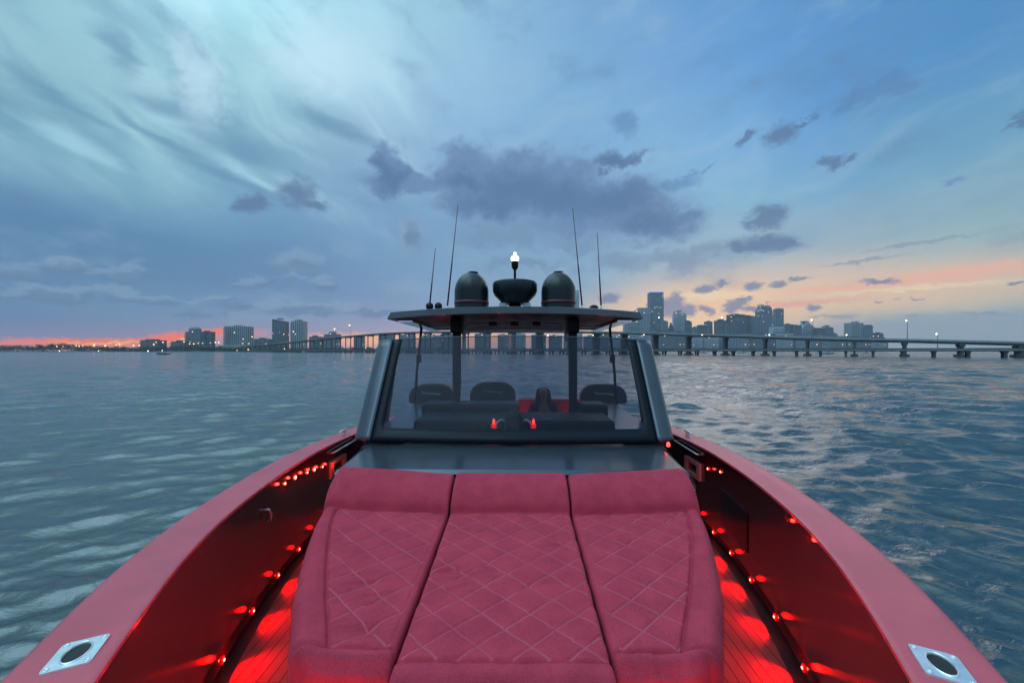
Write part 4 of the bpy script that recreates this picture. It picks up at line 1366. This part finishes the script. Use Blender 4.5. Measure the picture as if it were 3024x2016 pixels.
ORDS = ['first', 'second', 'third', 'fourth', 'fifth', 'sixth', 'seventh', 'eighth', 'ninth', 'tenth']
for i, (u, v) in enumerate(((2683, 946), (2398, 944), (2129, 937), (1941, 937), (1024, 960), (980, 971), (738, 994))):
    t = t_of_u(u); off = 5.5
    z0 = float(zdeck(t)) - .55
    y = bt(t, off).y
    hg = H + (HOR - v) / F * y - z0
    street_lamp('street_lamp', t, off, z0, hg, LAMPW if i < 4 else LAMPY, ORDS[i] + ' tall lit street lamp from the right on the high bridge deck', 'street lamps on the high bridge', .30 if i < 4 else .75)
for i, (u, v) in enumerate(((2760, 985), (2504, 988), (2283, 988), (2089, 988), (1920, 988), (1772, 989), (1640, 990), (1330, 1003))):
    t = t_of_u(u) ; off = -9.0
    y = bt(t, off).y
    z0 = zl(t) - .35
    hg = H + (HOR - v) / F * y - z0
    street_lamp('street_lamp', t, off, z0, hg, LAMPW if i in (0, 2, 6) else LAMPY, ORDS[i] + ' lit street lamp from the right on the low bridge', 'street lamps on the low bridge', .32)

# ------------------------------------------------------------------ land and trees
MB().add([(-2600, 1000, 1), (-700, 1000, 1), (-300, 1150, 1), (400, 1500, 1), (1900, 1500, 1), (2400, 2100, 1), (2400, 2600, 1), (-2600, 2600, 1),
          (-2600, 998, -1), (-700, 998, -1), (-300, 1148, -1), (400, 1498, -1), (1900, 1498, -1), (2405, 2098, -1), (2405, 2605, -1), (-2605, 2605, -1)],
         [(0, 1, 2, 3, 4, 5, 6, 7)[::-1]] + [(i, (i + 1) % 8, 8 + (i + 1) % 8, 8 + i) for i in range(8)]).build('ground', LAND, fixn=True)
tag(bpy.data.objects['ground'], kind='structure')

FOL = mat('dark_foliage', (0.035, 0.055, 0.038), 0.85, var=0.45, vscale=0.06)
rs = random.Random(3)
tm = MB()
def clump(cx, cy, cz, r, n):
    for _ in range(n):
        while True:
            a, b, c = rs.uniform(-1, 1), rs.uniform(-1, 1), rs.uniform(-1, 1)
            if a * a + b * b + c * c < 1: break
        x, y, z = cx + a * r, cy + b * r, max(1.2, cz + c * r * .75)
        s_ = rs.uniform(.16, .34) * r
        q = [Vector((rs.uniform(-1, 1), rs.uniform(-1, 1), rs.uniform(-1, 1))) * s_ for _ in range(4)]
        tm.add([(x + v_.x, y + v_.y, z + v_.z) for v_ in q], [(0, 1, 2), (0, 2, 3), (0, 1, 3), (1, 2, 3)])
prof_u = [-400, 0, 130, 170, 250, 420, 560, 700, 850, 1000, 1150, 1500, 1900, 2300, 2650]
prof_h = [17, 16, 17, 20, 15, 12, 16, 10, 10, 12, 12, 13, 12, 11, 8]
tf = spline(prof_u, prof_h)
u = -380
while u < 2630:
    k = (u - 1512) / F
    y = 1010 + rs.uniform(0, 25) if k * 1010 < -700 else (1160 + rs.uniform(0, 40) if u < 1250 else 1520 + rs.uniform(0, 30))
    hgt = float(tf(u)) * rs.uniform(.72, 1.12)
    r = rs.uniform(5, 9)
    clump(k * y, y, 1 + hgt - r * .7, r, 34)
    clump(k * y, y - 4, 1 + hgt * .35, r * .9, 16)
    u += rs.uniform(3.0, 6.5)
o = tm.build('tree_line', FOL)
tag(o, kind='stuff')

# ------------------------------------------------------------------ buildings
def facade(name, c1, c2, fl=3.6, bay=4.5, lit=0.012, vert=False, rough=.45):
    m = bpy.data.materials.new(name); m.use_nodes = True
    nb = NB(m.node_tree); b = m.node_tree.nodes['Principled BSDF']
    t = nb.new('ShaderNodeTexCoord'); sp = nb.new('ShaderNodeSeparateXYZ'); nb.put(sp.inputs[0], t.outputs['Object'])
    hx = nb.m('ADD', sp.outputs[0], nb.m('MULTIPLY', sp.outputs[1], 0.77))
    fx = nb.m('FRACT', nb.m('DIVIDE', hx, bay)); fz = nb.m('FRACT', nb.m('DIVIDE', sp.outputs[2], fl))
    wx = nb.m('GREATER_THAN', fx, 0.35); wz = nb.m('GREATER_THAN', fz, 0.38)
    win = nb.m('MULTIPLY', wx, wz) if not vert else wx
    ix = nb.m('FLOOR', nb.m('DIVIDE', hx, bay)); iz = nb.m('FLOOR', nb.m('DIVIDE', sp.outputs[2], fl))
    wn_ = nb.new('ShaderNodeTexWhiteNoise'); nb.put(wn_.inputs['Vector'], nb.comb(ix, iz))
    c = nb.mix(win, (*c1, 1), (*c2, 1))
    nn = nb.noise(t.outputs['Object'], 0.05, 4, .6)
    c = nb.mix(nb.m('MULTIPLY', nn.outputs[0], .45), c, (c1[0] * .6, c1[1] * .6, c1[2] * .6, 1))
    nb.put(b.inputs['Base Color'], c)
    nb.put(b.inputs['Roughness'], nb.mix(win, (.7, .7, .7, 1), (rough * .6,) * 3 + (1,)))
    lt = nb.m('MULTIPLY', nb.m('GREATER_THAN', wn_.outputs['Value'], 1 - lit), nb.m('MULTIPLY', wx, wz))
    b.inputs['Emission Color'].default_value = (1, .72, .38, 1)
    nb.put(b.inputs['Emission Strength'], nb.m('MULTIPLY', lt, 2.8))
    return m


FM = [facade('blue_grey_facade', (.20, .25, .30), (.05, .08, .12), 3.6, 5.0),
      facade('pale_facade', (.62, .67, .70), (.14, .19, .23), 3.4, 6.0),
      facade('dark_glass_facade', (.06, .09, .12), (.03, .05, .075), 4.0, 3.0, vert=False),
      facade('ribbed_facade', (.55, .60, .64), (.06, .09, .13), 3.6, 7.5, vert=True),
      facade('slate_facade', (.10, .12, .14), (.04, .055, .075), 3.8, 6.5)]
ROOFM = mat('roof_plant', (.08, .10, .12), .8)
TRIMB = mat('facade_ledges', (.24, .28, .32), .7, var=.15, vscale=.1)


def building(u0, u1, vt, d, fm, label, shape='box', extras=(), name='tower_block', rot=None):
    xc = ((u0 + u1) / 2 - 1512) / F * d
    wd = (u1 - u0) / F * d
    hh = H + (HOR - vt) / F * d - 1
    o = empty(name, (xc, d + wd * .3, 1.0))
    k = xc / d
    o.rotation_euler = (0, 0, 0)
    tag(o, label, 'building')
    hw_, dp = wd / 2, max(12, wd * .6) / 2
    # faces seen from here are the front; keep depth side inside the same outline
    mb = MB()
    if shape == 'box':
        c_ = min(hw_, dp) * .12
        poly = [(-hw_ + c_, -dp), (hw_ - c_, -dp), (hw_, -dp + c_), (hw_, dp), (-hw_, dp), (-hw_, -dp + c_)]
        mb.prism(poly, -1, hh)
    elif shape == 'round':
        poly = [(hw_ * math.cos(a), dp * math.sin(a)) for a in np.linspace(0, 2 * math.pi, 21)[:-1]]
        mb.prism(poly, -1, hh)
    elif shape == 'sail':       # tapers to a rounded top
        n = 9
        rows = []
        for i in range(n + 1):
            t = i / n
            f = 1 - .10 * t - (.35 * max(0, (t - .82) / .18) ** 2)
            rows.append([(x * f, y, -1 + (hh + 1) * t) for x, y in ((-hw_, -dp), (hw_, -dp), (hw_, dp), (-hw_, dp), (-hw_, -dp))])
        mb.grid(rows); mb.add(rows[-1][:4], [(0, 1, 2, 3)])
    elif shape == 'slant':
        mb.add([(-hw_, -dp, -1), (hw_, -dp, -1), (hw_, dp, -1), (-hw_, dp, -1), (-hw_, -dp, hh), (hw_, -dp, hh * .93), (hw_, dp, hh * .93), (-hw_, dp, hh)],
               [(3, 2, 1, 0), (4, 5, 6, 7), (0, 1, 5, 4), (1, 2, 6, 5), (2, 3, 7, 6), (3, 0, 4, 7)])
    elif shape == 'peak':
        mb.add([(-hw_, -dp, -1), (hw_, -dp, -1), (hw_, dp, -1), (-hw_, dp, -1), (-hw_, -dp, hh * .72), (hw_, -dp, hh * .78), (hw_, dp, hh * .78), (-hw_, dp, hh * .72), (0, -dp, hh), (0, dp, hh)],
               [(3, 2, 1, 0), (0, 1, 5, 8, 4), (2, 3, 7, 9, 6), (1, 2, 6, 5), (3, 0, 4, 7), (4, 8, 9, 7), (8, 5, 6, 9)])
    mb.build('walls', fm, o, fixn=True)
    # floor ledges / piers as real relief
    lg = MB()
    fl = max(3.6, hh / 26)
    if shape in ('box', 'slant'):
        z = fl * 2
        while z < hh * .9:
            lg.box(-hw_ - .3, hw_ + .3, -dp - .6, -dp + .5, z, z + fl * .22)
            z += fl
        nb_ = max(3, int(wd / 7))
        if wd > 16:
            for i in range(nb_ + 1):
                x = -hw_ + wd * i / nb_
                lg.box(x - .45, x + .45, -dp - .9, -dp + .4, 0, hh * .93)
    else:
        z = fl * 2
        while z < hh * (.72 if shape == 'peak' else .8):
            if shape == 'round':
                lg.prism([((hw_ + .4) * math.cos(a), (dp + .4) * math.sin(a)) for a in np.linspace(0, 2 * math.pi, 21)[:-1]], z, z + fl * .2)
            else:
                lg.box(-hw_ * .93 - .3, hw_ * .93 + .3, -dp - .5, -dp + .5, z, z + fl * .2)
            z += fl
    if lg.n: lg.build('ledges', TRIMB, o)
    for (kind, x0, x1, hz) in extras:
        a, b = -hw_ + wd * x0, -hw_ + wd * x1
        hz_ = hz / F * d
        if kind == 'block':
            MB().box(a, b, -dp * .6, dp * .6, hh, hh + hz_).build('roof_block', fm, o)
        elif kind == 'crane':
            MB().tube([(a, 0, hh), (a, 0, hh + hz_)], 1.0, n=4).tube([(a - wd * .08, 0, hh + hz_ * .86), (b, 0, hh + hz_ * .86)], .8, n=4).build('crane', ROOFM, o)
        elif kind == 'mast':
            MB().tube([(a, 0, hh), (a, 0, hh + hz_)], [1.2, .5], n=5).build('mast', ROOFM, o)
        elif kind == 'drum':
            MB().lathe([((b - a) / 2, 0), ((b - a) / 2, hz_ * .6), ((b - a) * .3, hz_)], n=16, c=((a + b) / 2, 0, hh)).build('roof_drum', fm, o, smooth=False)
        elif kind == 'lit':
            MB().box(a, b, -dp * 1.02 - 1.2, dp, hh - hz_ * .2, hh + hz_).build('lit_crown', mat('lit_crown_glow', (.3, .4, .9), .5, emis=(.25, .32, 1.0), es=.8), o)
        elif kind == 'warm':
            MB().box(a, b, -dp * .9, dp * .9, hh, hh + hz_).build('bright_roof', mat('bright_roof_strip', (.9, .85, .75), .5), o)
    if hh > 20 and wd > 8 and not extras:
        MB().box(-hw_ * .4, hw_ * .3, -dp * .5, dp * .5, hh - .1, hh + 4).build('roof_block', ROOFM, o)
    return o


B = building
# left shore towers
B(413, 465, 1004, 1250, FM[4], 'low dark block with stepped roof among trees on left shore', extras=[('block', .2, .7, 3)], name='apartment_block')
B(504, 543, 1008, 1200, FM[4], 'small low block left of the twin stepped blocks on left shore', extras=[('block', .3, .7, 4)], name='apartment_block')
B(546, 590, 979, 1350, FM[0], 'dark stepped block crowned by a rounded drum, farthest left of the big shore blocks', extras=[('drum', .1, .8, 14)], name='apartment_block')
B(588, 621, 979, 1380, FM[4], 'flat-topped dark block joined right of the drum-crowned block', name='apartment_block')
B(660, 724, 963, 1400, FM[3], 'wide pale tower with dark vertical stripes on left shore', extras=[('drum', .3, .7, 5)])
B(750, 789, 1000, 1500, FM[0], 'small low square block between the striped tower and twin towers', name='apartment_block')
B(804, 841, 942, 1550, FM[2], 'taller dark glass tower of the left pair of towers', 'slant')
B(858, 896, 948, 1550, FM[3], 'tower with rounded cap, right of the dark glass tower', extras=[('drum', .2, .75, 7)])
B(913, 949, 994, 1500, FM[4], 'low wide block above the bridge ramp, left one', extras=[('block', .2, .5, 4)], name='apartment_block')
B(957, 997, 986, 1500, FM[0], 'low block with roof house above the bridge ramp, right one', extras=[('block', .3, .7, 7)], name='apartment_block')
B(640, 700, 1019, 1180, FM[1], 'long low pale hall on left shore below striped tower', name='low_hall')
# blocks seen between the piers of the high bridge, behind the windscreen
for i, (a, b, v, f) in enumerate(((1045, 1072, 992, 4), (1118, 1160, 985, 4), (1180, 1222, 988, 0), (1240, 1300, 990, 0), (1300, 1348, 986, 4), (1368, 1376, 986, 0), (1402, 1445, 985, 4), (1470, 1500, 988, 0), (1512, 1552, 984, 1), (1570, 1612, 988, 4), (1622, 1660, 990, 0), (1668, 1720, 984, 1), (1726, 1764, 992, 0), (1770, 1800, 984, 4), (1800, 1842, 990, 1))):
    B(a, b, v, 1700, FM[f], ORDS[i] + ' block from the left behind the bridge piers, seen over the windscreen' if i < 10 else
      ('last five blocks' and ['narrow block right of the right roof post behind the bridge', 'wide pale block under the right end of the hardtop', 'squat block beside the right wing panel behind the bridge', 'dark slab just right of the hardtop behind the bridge', 'pale slab right of the hardtop, partly behind the bridge'][i - 10]), name='apartment_block')
# downtown skyline, right
B(1698, 1710, 857, 2150, FM[1], 'pale needle-thin tower rising beside the right satellite dome', extras=[('mast', .5, .5, 1)])
B(1845, 1880, 950, 1850, FM[3], 'pale ribbed block emerging right of the hardtop corner', extras=[('block', .4, .8, 5)])
B(1879, 1919, 915, 2000, FM[3], 'pale striped tower topped by a crane, left of the tallest tower', extras=[('block', .2, 1.0, 7), ('crane', .85, 1.05, 20)])
B(1920, 1960, 863, 2050, FM[0], 'tallest skyscraper of the skyline, slab with violet lit crown', extras=[('lit', .02, .98, 2)])
B(1957, 1973, 948, 1900, FM[0], 'narrow low block right beside the tallest skyscraper')
B(1974, 1992, 955, 1820, FM[4], 'low dark peaked block behind the first open gap of skyline', 'peak', name='apartment_block')
B(1988, 1998, 930, 1950, FM[1], 'slim left half of the pale slanted tower pair')
B(1996, 2027, 918, 1980, FM[1], 'pale glass tower with slanting top', 'slant')
B(2027, 2043, 949, 1900, FM[4], 'small dark stepped block right of the slanted tower', extras=[('block', 0, .7, 3)])
B(2046, 2062, 966, 1800, FM[0], 'squat block in the low gap of the skyline, left', name='apartment_block')
B(2064, 2090, 960, 1820, FM[4], 'dark low block with bright roof strip', extras=[('warm', .15, .95, 2)], name='apartment_block')
B(2083, 2108, 949, 1960, FM[0], 'round-cornered mid tower right of bright-roofed block', 'round', extras=[('drum', .3, .7, 3)])
B(2117, 2145, 946, 1900, FM[4], 'dark tower with stepped top starting the dense cluster', extras=[('block', .3, .8, 4)])
B(2146, 2160, 945, 1950, FM[2], 'thin dark slab inside the dense cluster')
B(2159, 2202, 928, 2000, FM[2], 'wide dark flat-topped slab, left half of the widest block')
B(2200, 2227, 932, 2030, FM[4], 'flat-topped slab, slightly lower right half of the widest block')
B(2226, 2246, 936, 1960, FM[0], 'shoulder block left of the domed tower')
B(2243, 2284, 901, 1980, FM[0], 'domed curved tower with construction crane on top', 'sail', extras=[('crane', .72, 1.0, 13), ('block', .1, .45, 2)])
B(2290, 2320, 911, 2050, FM[0], 'rounded tall tower right of the domed tower', 'round', extras=[('drum', .2, .8, 2)])
B(2284, 2318, 964, 1780, FM[1], 'pale low block in front of the rounded tall tower')
B(2318, 2345, 957, 1850, FM[0], 'mid-height block left of the peaked building')
B(2344, 2368, 961, 1800, FM[4], 'low dark block beside the peaked building')
B(2364, 2409, 950, 1850, FM[3], 'gabled pale building with pointed roof', 'peak')
B(2414, 2440, 968, 1800, FM[4], 'dark block with bright roof edge, third last from the right', extras=[('warm', .4, .95, 1.5)])
B(2438, 2461, 962, 1850, FM[0], 'block with slanting roof right of the dark bright-edged block', 'slant')
B(2460, 2473, 985, 1750, FM[0], 'small low stub beside the slanting-roof block', name='apartment_block')
B(2512, 2551, 953, 1900, FM[3], 'stepped tower with pointed top, left of the last pair', extras=[('drum', .35, .8, 6)])
B(2551, 2585, 961, 1900, FM[0], 'round-topped tower, right of the last pair', 'round', extras=[('drum', .15, .85, 3)])
B(2587, 2609, 983, 1850, FM[4], 'small block right of the last pair of towers', name='apartment_block')
B(2606, 2622, 999, 1780, FM[0], 'rightmost low block at the skyline end', name='apartment_block')
# low waterfront blocks filling the foot of the skyline
lowlab = ['pale waterfront block left of the first high pier in the open', 'dark waterfront block between the first open piers', 'broad pale waterfront hall under the dense cluster', 'ribbed waterfront block under the widest block',
          'grey waterfront block under the domed tower', 'pale waterfront block with bright windows below the pale low block', 'long pale waterfront block under the gabled building', 'ribbed waterfront block below the slanting roof', 'plain waterfront block under the last pair', 'last waterfront block before open water']
for i, (a, b, v, f) in enumerate(((1850, 1925, 985, 1), (1930, 2030, 978, 0), (2035, 2125, 998, 1), (2130, 2215, 992, 3), (2215, 2290, 985, 0), (2290, 2345, 984, 1), (2345, 2425, 990, 3), (2425, 2500, 992, 3), (2500, 2570, 996, 0), (2570, 2620, 1002, 1))):
    B(a, b, v, 1640, FM[f], lowlab[i], name='waterfront_block')

# ------------------------------------------------------------------ lamps along the left shore
for i, (u, v, r, lm, d) in enumerate(((168, 1023, 1.1, LAMPY, 0), (186, 1023, 1.0, LAMPO, 0), (225, 1021, 1.1, LAMPY, 0), (234, 1022, 1.2, LAMPY, 0), (245, 1022, 1.0, LAMPY, 0), (278, 1019, 2.3, LAMPO, 0), (311, 1021, 2.2, LAMPO, 0),
                                      (343, 1018, 1.1, LAMPY, 0), (353, 1017, 1.2, LAMPY, 0), (394, 1020, 1.9, LAMPO, 0), (411, 1020, 1.2, LAMPY, 0), (454, 1017, 1.9, LAMPO, 0), (560, 1015, 1.1, LAMPY, 0), (572, 1015, 1.6, LAMPO, 0),
                                      (636, 1011, 1.8, LAMPO, 0), (646, 1011, 1.3, LAMPY, 0), (718, 1001, 1.1, LAMPY, 0), (175, 1036, 1.1, LAMPW, 1), (291, 1036, .9, LAMPW, 1), (437, 1036, 1.5, LAMPW, 1), (479, 1035, 1.1, LAMPW, 1), (733, 1033, 2.2, LAMPO, 1), (700, 1034, .9, LAMPY, 1),
                                      (838, 987, 1.2, LAMPO, 0), (866, 979, 1.1, LAMPW, 0), (840, 1030, 1.2, LAMPY, 1), (892, 1035, .9, LAMPW, 1), (930, 1033, .9, LAMPY, 1), (1080, 1028, 1.0, LAMPY, 1))):
    y = 995 if d else 1003
    k = (u - 1512) / F
    z = H + (HOR - v) / F * y
    o = empty('shore_lamp', (k * y, y, 0.5))
    kindw = {'white_lamp_glow': 'white', 'yellow_lamp_glow': 'warm yellow', 'orange_lamp_glow': 'orange'}[lm.name]
    if u == 733:
        lab = 'largest orange light at the foot of the bridge ramp on left shore'
    else:
        lab = f'small {kindw} lamp at the waterline of the left shore' if d else f'small {kindw} lamp shining in front of the trees on left shore'
    tag(o, lab, 'lamp', 'lamps along the left shore')
    MB().tube([(0, 0, -1), (0, 0, z - .5)], .15, n=5).build('pole', POLEM, o)
    r *= .62
    MB().lathe([(.02, -r), (r, -r * .3), (r * .8, r * .5), (.02, r)], n=8, c=(0, 0, z - .5)).build('lens', lm, o, smooth=True)

# ------------------------------------------------------------------ small boats
HULLW = mat('white_boat_hull', (.45, .48, .5), .4)
HULLD = mat('dark_boat_hull', (.10, .12, .14), .5)
def small_boat(u, d, ln, label, hm, rz=0.0, cabin=True, group=None):
    k = (u - 1512) / F
    o = empty('small_boat', (k * d, d, 0), rz)
    tag(o, label, 'boat', group)
    n = 9
    rows = []
    for i in range(n + 1):
        t = i / n
        x = (t - .5) * ln
        wd = ln * .15 * (1 - max(0, (t - .55) / .45) ** 2.2)
        zt = ln * .09 + ln * .05 * t * t
        rows.append([(x, -wd, zt), (x, -wd * .75, -.25), (x, 0, -.35), (x, wd * .75, -.25), (x, wd, zt), (x, 0, zt - .02), (x, -wd, zt)])
    MB().grid(rows).add(rows[0][:6], [tuple(range(6))]).build('hull', hm, o, fixn=True)
    if cabin:
        c = MB().prism([(-ln * .12, -ln * .08), (ln * .14, -ln * .07), (ln * .14, ln * .07), (-ln * .12, ln * .08)], ln * .08, ln * .21).build('cabin', HULLW, o, bevel=.08)
        MB().box(ln * .02, ln * .145, -ln * .074, ln * .074, ln * .14, ln * .185).build('window', BLACK, c)
        MB().tube([(-ln * .02, 0, ln * .21), (-ln * .02, 0, ln * .34)], .05, n=5).build('mast', POLEM, o)
    return o
sb = small_boat(480, 300, 10.5, 'small dark motorboat under way on the open water at left', HULLD, R(172))
# its wake, a low ridge of water
wk = MB()
rows = []
for i in range(14):
    t = i / 13
    rows.append([(-268 + t * 13, 299 - 1.4 + (vy), .04 + .32 * math.exp(-((vy - .7) / .8) ** 2) * math.sin(math.pi * min(1, t * 1.2 + .05)) ** 2) for vy in np.linspace(-1.5, 3, 9)])
small_boat(897, 420, 11, 'white cabin boat near the left end of the low bridge', HULLW, R(10))
small_boat(2440, 330, 15, 'white cabin cruiser moored behind the low bridge at right', HULLW, R(3))
small_boat(2075, 420, 11, 'small white boat seen through the low bridge, left one', HULLW, R(8))
small_boat(2190, 460, 12, 'small white boat seen through the low bridge, right one', HULLW, R(-5))
small_boat(2555, 420, 9, 'little pale boat under the bridge right of the cruiser', HULLW, R(12))

# ------------------------------------------------------------------ sea air
hz = MB().box(-2700, 2700, -60, 2700, -2.0, 460).build('haze', [])
hm_ = bpy.data.materials.new('sea_haze'); hm_.use_nodes = True
hm_.node_tree.nodes.clear()
nb = NB(hm_.node_tree)
pv = nb.new('ShaderNodeVolumePrincipled')
pv.inputs['Color'].default_value = (0.72, 0.82, 0.92, 1)
pv.inputs['Density'].default_value = 0.00010
pv.inputs['Anisotropy'].default_value = 0.2
oo = nb.new('ShaderNodeOutputMaterial')
hm_.node_tree.links.new(pv.outputs[0], oo.inputs['Volume'])
hz.data.materials.append(hm_)
tag(hz, kind='stuff')
